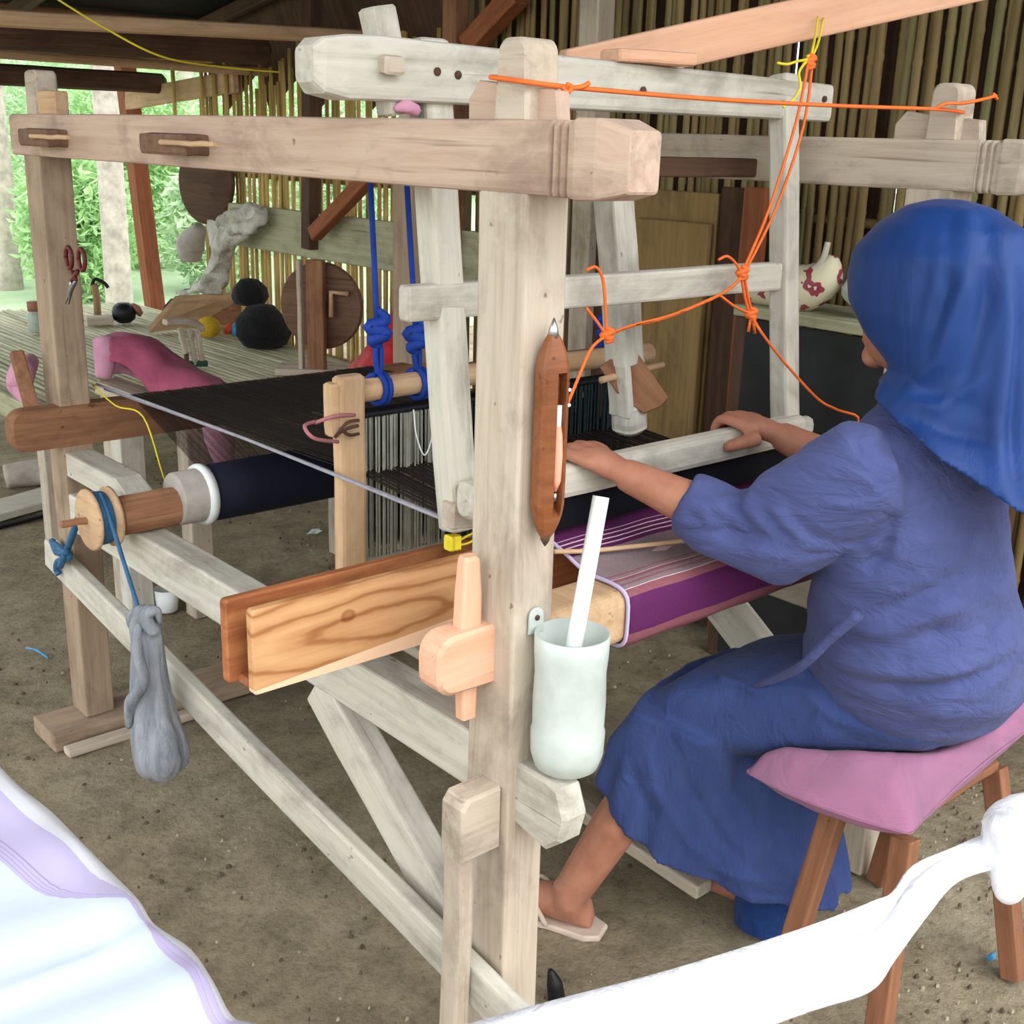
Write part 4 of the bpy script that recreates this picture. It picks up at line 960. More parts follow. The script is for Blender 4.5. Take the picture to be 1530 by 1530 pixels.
dress = tag(link('dress', dme, 'dress', person, Matrix.Translation(P0)), 'blue-violet jersey dress with gathered sleeves')
sk = []
sq = lambda t: (abs(math.cos(t))**3+abs(math.sin(t))**3)**(-1/3)-1
sk.append(loftmesh([ring((x, y, z), (a, 0, 0), (0, 0, b), 36, 0, sq) for x, y, z, a, b in ((.77, -.30, .585, .11, .04), (.77, -.27, .59, .15, .07), (.76, -.18, .575, .172, .095), (.735, -.08, .54, .18, .098), (.69, .04, .505, .19, .096), (.668, .12, .482, .195, .09), (.665, .17, .455, .185, .072), (.665, .205, .43, .14, .035))]))
T1 = [(.442, .165, .50), (.60, .20, .52), (.75, .20, .52), (.86, .16, .50), (.87, .05, .49), (.80, .035, .47), (.66, .03, .46), (.495, .03, .47), (.455, .10, .49)]
T2 = [(.424, .205, .42), (.58, .235, .42), (.75, .24, .42), (.875, .19, .40), (.885, .04, .33), (.80, -.02, .34), (.665, -.02, .335), (.50, .065, .34), (.430, .135, .385)]
T3 = [(.424, .222, .338), (.56, .25, .34), (.75, .265, .33), (.885, .20, .27), (.885, .03, .15), (.80, -.095, .11), (.675, -.082, .105), (.530, .080, .158), (.432, .152, .250)]
rr_ = []
for k in range(9):
    u = k/8; A, B, C_ = (T1, T2, T3)
    if u < .5: q = [V(a).lerp(V(b), u*2) for a, b in zip(A, B)]
    else: q = [V(a).lerp(V(b), u*2-1) for a, b in zip(B, C_)]
    rg = closed_ctrl(q, 72); c = sum(rg, V(0, 0, 0))/72
    rr_.append([p+(p-c).normalized()*u*(.007*math.sin(j/72*2*math.pi*11+u*2)+.005*math.sin(j/72*2*math.pi*19-u*3)) for j, p in enumerate(rg)])
sk.append(loftmesh(rr_))
sme = union('skirt', sk, .0055, 6)
pf(sme, [([(1060, 985), (1080, 1015), (1130, 1032), (1190, 1025)], .010, .008), ([(1135, 1020), (1200, 1000), (1260, 950)], .006, .010), ([(1190, 1010), (1260, 1060), (1340, 1090)], -.006, .010), ([(1200, 1030), (1250, 1075), (1330, 1100)], .006, .012),
    ([(960, 1100), (980, 1180), (1030, 1260), (1100, 1320)], .006, .012), ([(1000, 1090), (1030, 1180), (1080, 1260), (1150, 1320)], -.006, .012), ([(1060, 1100), (1090, 1180), (1130, 1250), (1190, 1310)], .006, .013), ([(1100, 1120), (1120, 1180), (1150, 1230), (1200, 1260)], -.006, .011),
    ([(1040, 1290), (1110, 1312), (1200, 1320)], .005, .008), ([(1110, 1330), (1160, 1338), (1200, 1336)], -.005, .006), ([(940, 1120), (950, 1170), (980, 1230)], -.005, .010)])
crumple(sme, .004, (11, 11, 6), 8)
setco(sme, co(sme)-np.array(P0))
tag(link('skirt', sme, 'skirt', person, Matrix.Translation(P0)), 'navy blue draped skirt reaching the shins')
bvs = onmesh
wt = [V(p) for p in []]
w0 = [at(1120, 1028, x=.545), at(1190, 1000, x=.505), at(1240, 955, x=.495), at(1282, 918, x=.497)]
tube('waist_tie', w0, [.004, .008, .008, .010], 'dress', person, 8)
tube('trouser_leg', [(.735, .06, .22), (.728, .045, .12), (.715, .03, .03), (.713, .028, .006)], [.05, .056, .062, .060], 'trouser', person, 18)
# ---- hijab
HJ = [(1.388, -.178, .020, .02, .02, 0), (1.378, -.178, .055, .06, .065, 0), (1.350, -.178, .090, .100, .115, 0), (1.31, -.178, .112, .134, .140, 0), (1.265, -.180, .117, .142, .152, .05), (1.22, -.185, .116, .140, .160, .10), (1.175, -.195, .108, .116, .168, .15), (1.14, -.205, .102, .070, .175, .2), (1.115, -.215, .110, .082, .185, .25), (1.092, -.23, .124, .108, .195, .3), (1.072, -.25, .136, .132, .20, .32), (1.060, -.26, .142, .142, .205, .36)]
hr = []
for i, (z0, cy, rx, rf, rb, sl) in enumerate(HJ):
    pts = []; am = max(0, (i-4)/7)
    for k in range(72):
        t = 2*math.pi*k/72; cx_, sy = math.cos(t), math.sin(t)
        f = 1+am*(.030*math.sin(8*t+.6)+.022*math.sin(13*t+i*.25))
        yy = (rf if sy > 0 else rb)*sy*f
        zz = z0+(sl if yy > 0 else sl*1.55)*yy
        pts.append(V(.670+rx*cx_*f, cy+yy, zz))
    hr.append(pts)
hme = union('hijab', [loftmesh(hr)], .0055, 6)
pf(hme, [([(1395, 330), (1380, 420), (1360, 520)], -.004, .012), ([(1445, 320), (1440, 430), (1400, 540), (1340, 600)], .010, .012), ([(1470, 330), (1475, 450), (1440, 580)], -.012, .013), ([(1495, 350), (1505, 480), (1490, 620), (1500, 730)], .012, .013), ([(1515, 380), (1525, 500), (1512, 640), (1520, 740)], -.012, .012), ([(1350, 600), (1400, 610), (1460, 570)], .008, .012), ([(1360, 625), (1420, 645), (1480, 660)], -.007, .012), ([(1420, 330), (1415, 430), (1385, 530)], -.007, .010)])
setco(hme, co(hme)-np.array(P0))
tag(link('hijab', hme, 'hijab', person, Matrix.Translation(P0)), 'royal blue jersey hijab draped over head and shoulders')
# the seat of the dress presses its hollow into the cushion
def press(c):
    def tr_(me): return BVHTree.FromPolygons([v.co+P0 for v in me.vertices], [tuple(p.vertices) for p in me.polygons])
    bs_ = [tr_(dme), tr_(sme)]; o = WM[c.name].translation; me = c.data
    hol = {}
    for v in me.vertices:
        p = v.co+o; zz = 9
        for b in bs_:
            st0 = V(p.x, p.y, .375)
            for dx, dy in ((0, 0), (.014, 0), (-.014, 0), (0, .014), (0, -.014)):
                h = b.ray_cast(st0+V(dx, dy, 0), V(0, 0, 1), .4)
                if h[0] is not None and h[1].z < 0: zz = min(zz, h[0].z)
        if zz < 9: hol[v.index] = zz
    for v in me.vertices:
        if v.index in hol:
            lim = hol[v.index]+.002; top = v.normal.z > 0
            z = v.co.z+o.z
            if top: z = min(z, lim)
            else: z = min(z, lim-.03)
            v.co.z = max(z, .388 if not top else .40)-o.z
    me.update()
press(cushion_o)
# sandal under the left foot
hd = V(.345, .425, 0)-V(.436, .218, 0)
sd_ = thing('sandal', 'worn tan flip-flop under the left foot of the weaver', 'sandal', (.40, .30, 0))
prism('sole', [(-.005, -.022), (.02, -.034), (.10, -.034), (.17, -.044), (.225, -.038), (.25, -.012), (.25, .015), (.22, .040), (.16, .042), (.10, .034), (.02, .034), (-.005, .02)], (.440, .208, .006), hd, (-hd.y, hd.x, 0), .014, 'sandal', sd_, .004)
for s in (-1, 1):
    n_ = V(-hd.y, hd.x, 0).normalized(); c = V(.436, .218, 0); dd = hd.normalized()
    tube('strap', [c+dd*.09+n_*s*.036+V(0, 0, .012), c+dd*.13+n_*s*.034+V(0, 0, .066), c+dd*.185+n_*.012+V(0, 0, .052), c+dd*.195+n_*.012+V(0, 0, .012)], .005, 'sandal', sd_, 7)

# ================================================================== FOREGROUND: cloth-covered table, white strip
def tablethings():
    t = thing('side_table', 'low wooden table under the white and lilac cloth', 'table', (-1.0, -.1, 0))
    beam('tabletop', (-1.0, -.52, .725), (-1.0, .32, .725), .72, .025, 'wood_tan', t)
    for x in (-.70, -1.30):
        for y in (-.46, .27): beam('leg', (x, y, 0), (x, y, .713), .05, .05, 'wood_tan', t, up=(1, 0, 0))
    # the cloth: edge toward the loom is scalloped and rolled
    edge = [at(a, b, z=.752) for a, b in ((-60, 1068), (0, 1135), (30, 1165), (75, 1200), (120, 1245), (165, 1290), (205, 1330), (225, 1362), (245, 1378), (285, 1405), (318, 1452), (345, 1502), (372, 1512), (420, 1530), (470, 1580))]
    edge = smoothpath(edge, 4); n = len(edge); m = 22; vs, fs, uv = [], [], []
    for i, e in enumerate(edge):
        far = V(-1.42, e.y-.06, .744); s01 = i/(n-1); kb = 2.4+9*math.exp(-((s01-.50)/.07)**2)+(3.2 if s01 > .5 else 0)+2.5*max(0, s01-.2)
        for j in range(m):
            u = j/(m-1)
            p = e.lerp(far, u**1.3) if u > 0 else e
            z = .747+.006*math.sin(i*.35)*math.exp(-u*6)+.012*math.exp(-((u-.05)/.04)**2)*(.6+.4*math.sin(i*.5))+.003*math.sin(i*.8+u*12)
            if j == 0: z = .742
            vs.append((p.x, p.y, z)); uv.append((i/n, max(0, 1-u*kb)))
        # hanging hem below the edge
    fs = [(i*m+j, i*m+j+1, (i+1)*m+j+1, (i+1)*m+j) for i in range(n-1) for j in range(m-1)]
    me = mesh('table_cloth', vs, fs, True); ul = me.uv_layers.new(name='UVMap')
    for lp in me.loops: ul.data[lp.index].uv = uv[lp.vertex_index]
    o = link('table_cloth', me, 'tablecloth', None); md = o.modifiers.new('t', 'SOLIDIFY'); md.thickness = .004; md.offset = -1
    tag(o, 'white cloth with lilac border stripes spread on the low table', 'cloth')
tablethings()
def strip():
    stake = at(1650, 1215, z=.80)
    tag(tube('bamboo_stake', [(stake.x, stake.y, 0), (stake.x+.004, stake.y, .5), (stake.x, stake.y, .92)], .016, 'bamboo_yellow', None, 10, 2), 'bamboo stake holding the knotted end of the white strip', 'stake')
    top = [(640, 1552), (720, 1527), (830, 1496), (1000, 1452), (1200, 1390), (1300, 1352), (1332, 1335), (1362, 1292), (1420, 1264), (1480, 1240), (1545, 1218)]
    bot = [(700, 1740), (800, 1690), (930, 1640), (1060, 1570), (1210, 1510), (1300, 1478), (1335, 1435), (1385, 1370), (1430, 1322), (1495, 1302), (1550, 1290)]
    zt = [.745, .75, .757, .762, .77, .775, .777, .78, .785, .79, .80]
    zb = [.744, .744, .744, .745, .75, .755, .758, .762, .765, .77, .77]
    A = smoothpath([at(a, b, z=z) for (a, b), z in zip(top, zt)], 5); B = smoothpath([at(a, b, z=z) for (a, b), z in zip(bot, zb)], 5)
    # the far end lies over the table corner
    m = 12; vs, fs = [], []
    for i, (a, b) in enumerate(zip(A, B)):
        for j in range(m):
            u = j/(m-1); p = a.lerp(b, u)
            pu = i/(len(A)-1)
            z = .005*math.sin(u*9+pu*5)*math.exp(-((pu-.72)/.3)**2)+.0012*math.sin(u*16-pu*9)
            vs.append(p+V(0, 0, z))
    fs = [(i*m+j, (i+1)*m+j, (i+1)*m+j+1, i*m+j+1) for i in range(len(A)-1) for j in range(m-1)]
    s_ = thing('white_strip', 'white cotton strip stretched from the table and knotted to a stake', 'cloth', at(1000, 1500, z=.75))
    o = link('band', mesh('band', vs, fs, True), 'white_cloth', s_); md = o.modifiers.new('t', 'SOLIDIFY'); md.thickness = .003
    k = at(1505, 1258, z=.785)
    geo = [tg([at(1470, 1245, z=.79), k, at(1530, 1235, z=.795), V(stake.x, stake.y, .80)], [.018, .034, .034, .03], 14, 4), tg([k+V(.01, -.02, .01), at(1515, 1290, z=.775), at(1508, 1322, z=.768), at(1504, 1342, z=.765)], [.016, .020, .018, .010], 12, 4), tg([at(1478, 1232, z=.80), at(1500, 1240, z=.81), at(1520, 1280, z=.79), at(1490, 1292, z=.77), at(1478, 1270, z=.78)], [.010, .016, .018, .016, .008], 12, 4), tg([V(stake.x-.02, stake.y-.02, .81), V(stake.x+.022, stake.y-.016, .80), V(stake.x+.02, stake.y+.02, .80), V(stake.x-.02, stake.y+.02, .80)], .014, 10, 3)]
    kn = union('knot', geo, .005, 3); link('knot', kn, 'white_cloth', s_)
strip()

# ================================================================== BACKGROUND: bamboo platform and what lies on it
PZ = .50
pf_ = thing('bamboo_platform', 'raised platform floored with pale bamboo slats behind the loom', 'platform', (1.2, 4.2, 0))
psl = [slatmesh(2.5, .0125, 4, s+30) for s in range(4)]
psw = [slatmesh(3.2, .0125, 5, s+40) for s in range(4)]
for me in psl+psw: me.materials.append(M['bamboo_pale'])
r = random.Random(9)
for k in range(44):
    x = .46+k*.0335
    link('slat', (psl if x < 1.25 else psw)[r.randrange(4)], None, pf_, Matrix.Translation((x, (3.02 if x < 1.25 else 2.3)+r.uniform(-.02, .02), PZ-.008)) @ Matrix.Rotation(math.radians(-90), 4, 'X') @ Matrix.Rotation(math.radians(90), 4, 'Z'))
beam('joist', (1.22, 2.34, PZ-.05), (1.95, 2.34, PZ-.05), .06, .06, 'wood_green', pf_)
for x in (1.26, 1.9): beam('leg', (x, 2.34, 0), (x, 2.34, PZ-.06), .07, .07, 'wood', pf_, up=(1, 0, 0))
for yy in (3.06, 4.2, 5.45): beam('joist', (.44, yy, PZ-.05), (1.95, yy, PZ-.05), .06, .06, 'wood_green', pf_)
beam('edge_board', (.45, 3.0, PZ-.03), (.45, 5.5, PZ-.03), .03, .09, 'wood_green', pf_)
for x in (.5, 1.9):
    for yy in (3.06, 5.45): beam('leg', (x, yy, 0), (x, yy, PZ-.06), .07, .07, 'wood', pf_, up=(1, 0, 0))
def on(px, py, z=PZ+.007): return at(px, py, z=z)
def upt(v): return Matrix.Translation(v)
# glass jar with rusty lid
p = on(54, 497); j = thing('glass_jar', 'cloudy glass jar with rusty lid on the bamboo platform', 'jar', p)
lathe('jar_body', [(.03, 0), (.036, .004), (.036, .09), (.028, .105)], upt(p), 'jar', j, 20); lathe('lid', [(.03, .104), (.031, .145), (.028, .148), (0, .148)], upt(p), 'jar_rust', j, 20)
# black water jug lying by a small bowl
p = on(186, 482); j = thing('black_pot', 'round black pot with a dull lid on the platform', 'pot', p)
lathe('pot_body', [(.03, 0), (.055, .02), (.06, .055), (.05, .085), (.03, .1)], upt(p), 'black', j, 20, True, .03)
lathe('lid', [(.0, .0), (.04, .0), (.035, .022), (.008, .034), (0, .035)], upt(p+V(.05, -.02, .058)) @ Matrix.Rotation(.9, 4, 'Y'), 'jar_rust', j, 16)
p = on(152, 484); tag(beam('wooden_block', p+V(-.07, .02, .02), p+V(.05, -.02, .02), .09, .04, 'wood', None), 'squat wooden block beside the black pot', 'block')
p = on(146, 470); cl = thing('black_clip', 'black clamp sticking up behind the back post', 'clamp', p)
tube('stem', [p, p+V(0, 0, .1), p+V(-.01, 0, .16)], .02, 'cardboard', cl, 8, 2); tube('hook', [p+V(-.02, 0, .15), p+V(0, 0, .185), p+V(.04, -.02, .165), p+V(.055, -.03, .14)], .01, 'black', cl, 8)
# broad slanted board lying on a box
p0, p1 = on(222, 492), on(358, 440)
wbx = thing('slanted_board', 'broad tan board sloping up on the bamboo platform', 'board', on(290, 480))
q0, q1 = on(222, 488, PZ+.038), on(338, 474, PZ+.038); q2_, q3 = at(362, 436, x=q1.x+.05), at(262, 442, x=q0.x+.14)
vs = [q0, q1, q2_, q3]; n_ = V(0, 0, -.03)
link('board_face', mesh('board_face', [*vs, *[v+n_ for v in vs]], [(0, 1, 2, 3), (7, 6, 5, 4), (0, 4, 5, 1), (1, 5, 6, 2), (2, 6, 7, 3), (3, 7, 4, 0)]), 'wood_tan', wbx)
link('board_prop', mesh('board_prop', [q2_+V(0, 0, -.02), V(q1.x+.01, q1.y, PZ+.008), V(q2_.x+.02, q2_.y, PZ+.008), q2_+V(-.16, .05, -.04), V(q1.x-.15, q1.y+.05, PZ+.008), V(q2_.x-.14, q2_.y+.05, PZ+.008)], [(0, 1, 2), (5, 4, 3), (0, 3, 4, 1), (1, 4, 5, 2), (2, 5, 3, 0)]), 'wood_brown', wbx)
# yarn balls
p = on(312, 505, PZ+.004); j = thing('yellow_yarn_ball', 'ball of golden yellow yarn beside the slanted board', 'yarn', p)
lathe('yarn', [(0, 0), (.03, .006), (.052, .03), (.056, .055), (.045, .085), (.02, .1), (0, .103)], upt(p) , 'yellow_yarn', j, 20, True, .04)
multitube('strand', [[p+V(.057*math.cos(a+q), .057*math.sin(a+q)*math.cos(i), .052+.05*math.sin(a+q)*math.sin(i)) for a in [k*.7 for k in range(10)]] for i, q in ((.3, 0), (.9, 1), (1.6, 2))], .003, 'yellow_yarn', j)
p = on(354, 503, PZ+.004); j = thing('foil_ball', 'shiny blue foil ball with an orange side beside the yellow yarn', 'ball', p)
lathe('foil', [(0, 0), (.022, .006), (.034, .03), (.03, .052), (.012, .064), (0, .066)], upt(p), 'blue_foil', j, 16, True, .06); lathe('orange_cap', [(0, 0), (.026, .005), (.03, .02), (.02, .03), (0, .034)], upt(p+V(-.02, .02, .03)) @ Matrix.Rotation(-1.1, 4, 'Y'), 'orange_red', j, 14)
# wooden hand tool standing on three legs
cpt = on(292, 548); j = thing('wooden_trestle', 'little wooden trestle with curved top in front of the yellow yarn', 'trestle', cpt)
up0 = at(248, 481, y=cpt.y); up1 = at(302, 486, y=cpt.y)
bar('top', [(-.085, .05, .022), (-.05, .055, .026, .004), (0, .055, .028, .010), (.05, .055, .03, .004), (.08, .05, .03, -.012), (.086, .04, .02, -.016)], frame((up0+up1)/2, up1-up0, (0, 0, 1)), 'wood', j, .008)
for a, b in (((268, 490), (278, 528)), ((283, 492), (292, 545)), ((294, 492), (303, 546))): beam('leg', at(*a, y=cpt.y), V(*at(*b, y=cpt.y)), .022, .02, 'wood', j, up=(1, 0, 0))
beam('green_foot', cpt+V(-.06, .02, .012), cpt+V(.05, -.01, .012), .03, .024, 'green', j)
beam('leg', at(278, 526, y=cpt.y), V(at(278, 526, y=cpt.y).x, cpt.y, PZ), .018, .018, 'wood_dark', j, up=(1, 0, 0))
# mauve-red bolster thrown over a trestle post behind the back rail
b0, b1 = at(168, 532, y=2.35), at(318, 590, y=2.05)
bl = thing('draped_cloth', 'crimson pink cloth thrown over a bench behind the back rail', 'cloth', (b0.x, 2.3, .6))
def sheet(name, A, B, bulge, mat, par, m=14, wr=.006, seed=1, th=.006, sub=4):
    """cloth hung between two edge lines, bulging along a vector"""
    from mathutils import noise as nz
    A, B = smoothpath(A, sub), smoothpath(B, sub); vs = []
    for i, (a, b) in enumerate(zip(A, B)):
        for j in range(m):
            u = j/(m-1); p = a.lerp(b, u)+V(bulge)*math.sin(math.pi*u); q = p*14
            vs.append(p+V(nz.noise(q+V(seed, 0, 0)), nz.noise(q+V(0, seed+5, 0)), nz.noise(q+V(0, 0, seed+9)))*wr*2)
    fs = [(i*m+j, (i+1)*m+j, (i+1)*m+j+1, i*m+j+1) for i in range(len(A)-1) for j in range(m-1)]
    o = link(name, mesh(name, vs, fs, True), mat, par); md = o.modifiers.new('t', 'SOLIDIFY'); md.thickness = th; return o
yl = [2.36, 2.34, 2.32, 2.26, 2.18, 2.08]
sheet('drape', [at(a, b, y=q+.06) for (a, b), q in zip(((160, 506), (182, 499), (215, 503), (258, 530), (300, 556), (342, 580)), yl)], [at(a, b, y=q-.05) for (a, b), q in zip(((164, 540), (180, 548), (202, 562), (228, 590), (270, 602), (330, 610)), yl)], (-.015, -.03, .035), 'pink_cloth', bl)
sheet('underside', [at(a, b, y=q+.10) for (a, b), q in zip(((160, 508), (182, 501), (215, 505), (258, 532), (300, 558), (342, 582)), yl)], [at(a, b, y=q+.02) for (a, b), q in zip(((164, 560), (190, 560), (212, 575), (238, 600), (275, 610), (335, 615)), yl)], (0, 0, .0), 'pink_pale', bl, 8)
tube('pale_end', [at(152, 505, y=2.36), at(158, 530, y=2.34), at(154, 565, y=2.33)], [.028, .036, .022], 'pink_pale', bl, 12, 4, 1.0)
tube('hanging_fold', [at(318, 625, y=2.0), at(328, 655, y=2.0), at(335, 690, y=2.0)], [.035, .045, .03], 'pink_pale', bl, 12, 4)
bp = at(188, 600, y=2.36)
bn = thing('low_bench', 'low weathered bench under the crimson pink cloth', 'bench', (bp.x, 2.3, 0))
be = b0.lerp(b1, .80)
beam('bench_top', b0+V(-.02, .02, -.089), be+V(0, 0, -.089), .10, .04, 'wood', bn)
for q in (b0, b0.lerp(b1, .77)): beam('leg', (q.x, q.y, 0), (q.x, q.y, q.z-.10), .07, .07, 'wood', bn, up=(1, 0, 0))
p = at(36, 580, x=.44); tag(tube('pink_rag', [at(45, 540, x=.50), at(34, 555, x=.43), at(30, 575, x=.425), at(44, 600, x=.42)], [.03, .045, .045, .02], 'pink_pale', None, 12), 'pale pink rag hanging over the near edge of the platform', 'rag')
# round wooden wheel in its stand
wc = at(480, 457, x=1.66); wh = thing('spinning_wheel', 'solid round wooden wheel on an upright stand', 'wheel', (wc.x, wc.y, PZ))
wn = (CAM-wc); wn.z = 0; wn = (wn.normalized()+V(-.15, .35, 0)).normalized(); R_ = .178
lathe('disc', [(0, 0), (R_*.97, 0), (R_, .006), (R_, .022), (R_*.97, .028), (0, .028)], axis_mx(wc-wn*.02, wn), 'wood_tenon', wh, 40, False)
lathe('hub', [(0, 0), (.03, 0), (.03, .05), (0, .05)], axis_mx(wc, wn), 'wood_brown', wh, 16)
beam('stand', V(wc.x, wc.y, PZ)+wn*.055, wc+V(0, 0, .19)+wn*.055, .075, .035, 'wood_brown', wh, up=wn)
beam('stand_edge', V(wc.x, wc.y, PZ)+wn*.06+V(-.045, .045, 0), wc+V(-.045, .045, .19)+wn*.06, .02, .03, 'wood', wh, up=wn)
beam('foot_board', V(wc.x, wc.y, PZ+.015)+V(-.14, .12, 0), V(wc.x, wc.y, PZ+.015)+V(.26, -.22, 0), .16, .03, 'wood', wh)
hk = at(495, 455, x=1.66); tube('crank', [hk+V(0, 0, -.05), hk+V(.0, 0, .05), hk+V(.05, -.05, .045)], .011, 'wood_tan', wh, 8, 1)
# red bag with a pale bowl
rb = at(562, 500, x=1.62); rg = thing('red_bag', 'crumpled bright red bag behind the blue ropes', 'bag', (rb.x, rb.y, PZ))
rings = []
for z, rr in ((0, .07), (.02, .12), (.08, .145), (.16, .13), (.25, .10), (.33, .07), (.40, .035)):
    rings.append(ring((rb.x+.12*z/.40, rb.y-.14*z/.40, PZ+z+.004), (rr, 0, 0), (0, rr, 0), 26, 0, lambda t, z=z: .10*math.sin(3*t+z*20)+.06*math.sin(7*t-z*30)))
vs, fs = loftmesh(rings); link('bag_body', mesh('bag_body', vs, fs, True), 'red', rg)
p = at(592, 530, x=1.50); p.z = PZ+.004; tag(lathe('pale_bowl', [(.03, 0), (.05, .01), (.075, .07), (.07, .07), (.04, .02), (0, .015)], upt(p), 'tape', None, 20), 'pale grey bowl standing in front of the red bag', 'bowl')
# black bundles heaped by the wall
for px, py, rr, zz, lab in ((392, 480, .13, .0, 'large black bundle heaped against the wheel'), (268, 448, .08, .02, 'small black bundle behind the slanted board'), (372, 425, .085, .35, 'black bundle on top of the heap beside the wheel')):
    p = at(px, py, x=1.78); 
    tag(lathe('black_bundle', [(0, 0), (rr*.8, .01), (rr, rr*.5), (rr*.9, rr), (rr*.5, rr*1.45), (0, rr*1.55)], upt((1.78, p.y, PZ+zz*.5)), 'black_cloth', None, 18, True, .12, px), lab, 'bundle')
# grey-white sack hanging from the wall board, woven basket on the wall
a = at(345, 325, x=1.84); sk_ = thing('white_sack', 'crumpled whitish sack hanging over the green board', 'sack', a)
sheet('sack_cloth', [at(a, b, x=x) for a, b, x in ((312, 330, 1.80), (312, 352, 1.77), (316, 378, 1.75), (306, 405, 1.77), (285, 426, 1.77), (264, 440, 1.77))], [at(a, b, x=x) for a, b, x in ((392, 322, 1.88), (376, 345, 1.84), (352, 378, 1.82), (344, 405, 1.83), (338, 424, 1.84), (330, 438, 1.84))], (-.05, -.02, 0), 'sack', sk_, 18, .014, 4)
geo = [tg([at(330, 336, x=1.79), at(352, 326, x=1.79), at(380, 320, x=1.83), at(395, 328, x=1.87)], [.03, .045, .05, .025], 12, 4), tg([at(340, 345, x=1.78), at(365, 342, x=1.80), at(388, 340, x=1.85)], [.02, .03, .02], 12, 4)]
sme_ = union('sack_mouth', geo, .010, 2)
from mathutils import noise as nz
for v in sme_.vertices: v.co += v.normal*.022*nz.noise(v.co*26)
link('sack_mouth', sme_, 'sack', sk_)
p = at(285, 385, x=1.9); tag(tube('grey_bag', [at(300, 340, x=1.9), at(285, 365, x=1.88), at(285, 390, x=1.88)], [.03, .075, .05], 'tape', None, 14), 'small grey bag hanging below the woven basket', 'bag')
bkp = at(312, 272, x=1.905); bs = thing('woven_basket', 'round dark woven basket hung by the yellow bamboo', 'basket', bkp)
nb = V(-1, -.22, .04).normalized()
lathe('basket_bowl', [(.0, -.06), (.11, -.05), (.178, -.015), (.200, .015), (.194, .02), (.17, -.005), (.10, -.035), (0, -.045)], axis_mx(bkp, nb), 'basket', bs, 30)
lathe('rim', [(.192, .005), (.205, .01), (.205, .022), (.192, .026)], axis_mx(bkp, nb), 'wood_dark', bs, 30)
# long greenish plank fixed along the wall
g0, g1 = at(343, 378, x=1.93), at(735, 372, x=1.93)
tag(beam('wall_board', V(1.93, g0.y, 1.02), V(1.93, g1.y-.3, 1.02), .03, .20, 'wood_green', None, n=6), 'wide greenish plank fixed along the bamboo wall', 'board')
# boards and shelf standing along the wall on the far side
def slab(name, px0, px1, py0, x, mat, label, cat, zt=None, th=.025):
    a, b = at(px0, py0, x=x), at(px1, py0, x=x); z1 = zt or (a.z+b.z)/2
    return tag(beam(name, (x, (a.y+b.y)/2, 0), (x, (a.y+b.y)/2, z1), abs(a.y-b.y), th, mat, None, up=(1, 0, 0)), label, cat)
slab('plywood_sheet', 945, 1078, 285, 1.80, 'plywood', 'yellowed plywood sheet leaning against the bamboo wall', 'board')
slab('plywood_strip', 955, 1062, 330, 1.765, 'plywood', 'second plywood sheet in front of the yellowed one', 'board')
slab('dark_board', 1082, 1118, 280, 1.80, 'wood_dark', 'narrow dark board beside the plywood sheets', 'board')
slab('brown_door_leaf', 1116, 1150, 280, 1.78, 'wood_red', 'narrow brown door leaf beside the narrow dark board', 'board')
slab('dark_sheet', 855, 945, 300, 1.86, 'wood_dark', 'broad dark board standing behind the jack', 'board')
s0, s1 = at(1128, 462, x=1.70), at(1330, 462, x=1.70); sz = s0.z
sh = thing('shelf', 'low shelf with a dull plank top and dark tarp below', 'shelf', (1.75, s1.y, 0))
beam('shelf_top', (1.76, s0.y+.02, sz), (1.76, s1.y-.35, sz), .26, .03, 'wood_green', sh)
for yy in (s0.y, s1.y-.3):
    for x in (1.66, 1.86): beam('leg', (x, yy, 0), (x, yy, sz-.015), .04, .04, 'wood_dark', sh, up=(1, 0, 0))
vs = []; ny = 14
for j in range(2):
    for i in range(ny+1):
        yy = s0.y-.02+(s1.y-.34-s0.y)*i/ny; vs.append((1.64+.012*math.sin(i*1.7), yy, (sz-.02) if j else .02))
for j in range(2):
    for i in range(ny+1):
        v = vs[j*(ny+1)+i]; vs.append((v[0]+.01, v[1], v[2]))
K = ny+1; fs = [(i, i+1, K+i+1, K+i) for i in range(ny)]+[(2*K+i, 3*K+i, 3*K+i+1, 2*K+i+1) for i in range(ny)]
tag(link('tarp', mesh('tarp', vs, fs, True), 'dark_tarp', sh), 'dark hanging tarp')
# patterned crescent bag and plastic bag on the shelf
pb = V(1.72, at(1210, 450, x=1.70).y, sz+.016); bg_ = thing('patterned_bag', 'cream and red patterned curved bag on the shelf', 'bag', pb)
ya, yb = at(1140, 400, x=1.70), at(1252, 372, x=1.70)
arc = [at(1128, 436, x=1.70), at(1165, 437, x=1.70), at(1205, 430, x=1.70), at(1234, 412, x=1.70), at(1245, 382, x=1.70)]
for q, r_b in zip(arc, (.05, .06, .062, .05, .012)): q.z = max(q.z, sz+.015+r_b-.002)
tube('bag_body', arc, [.05, .06, .062, .05, .012], 'pattern', bg_, 16, 6)
tube('bag_rim', [q+V(-.03, 0, .035) for q in arc[1:]], .008, 'concrete', bg_, 8)
tag(tube('plastic_bag', [at(1282, 450, x=1.72), at(1290, 437, x=1.72), at(1294, 418, x=1.72), at(1298, 408, x=1.72)], [.05, .06, .045, .01], 'jar', None, 14), 'crumpled pale plastic bag on the shelf beside the patterned bag', 'bag')
for px in (1204, 1214):
    q = at(px, 330, x=1.9)
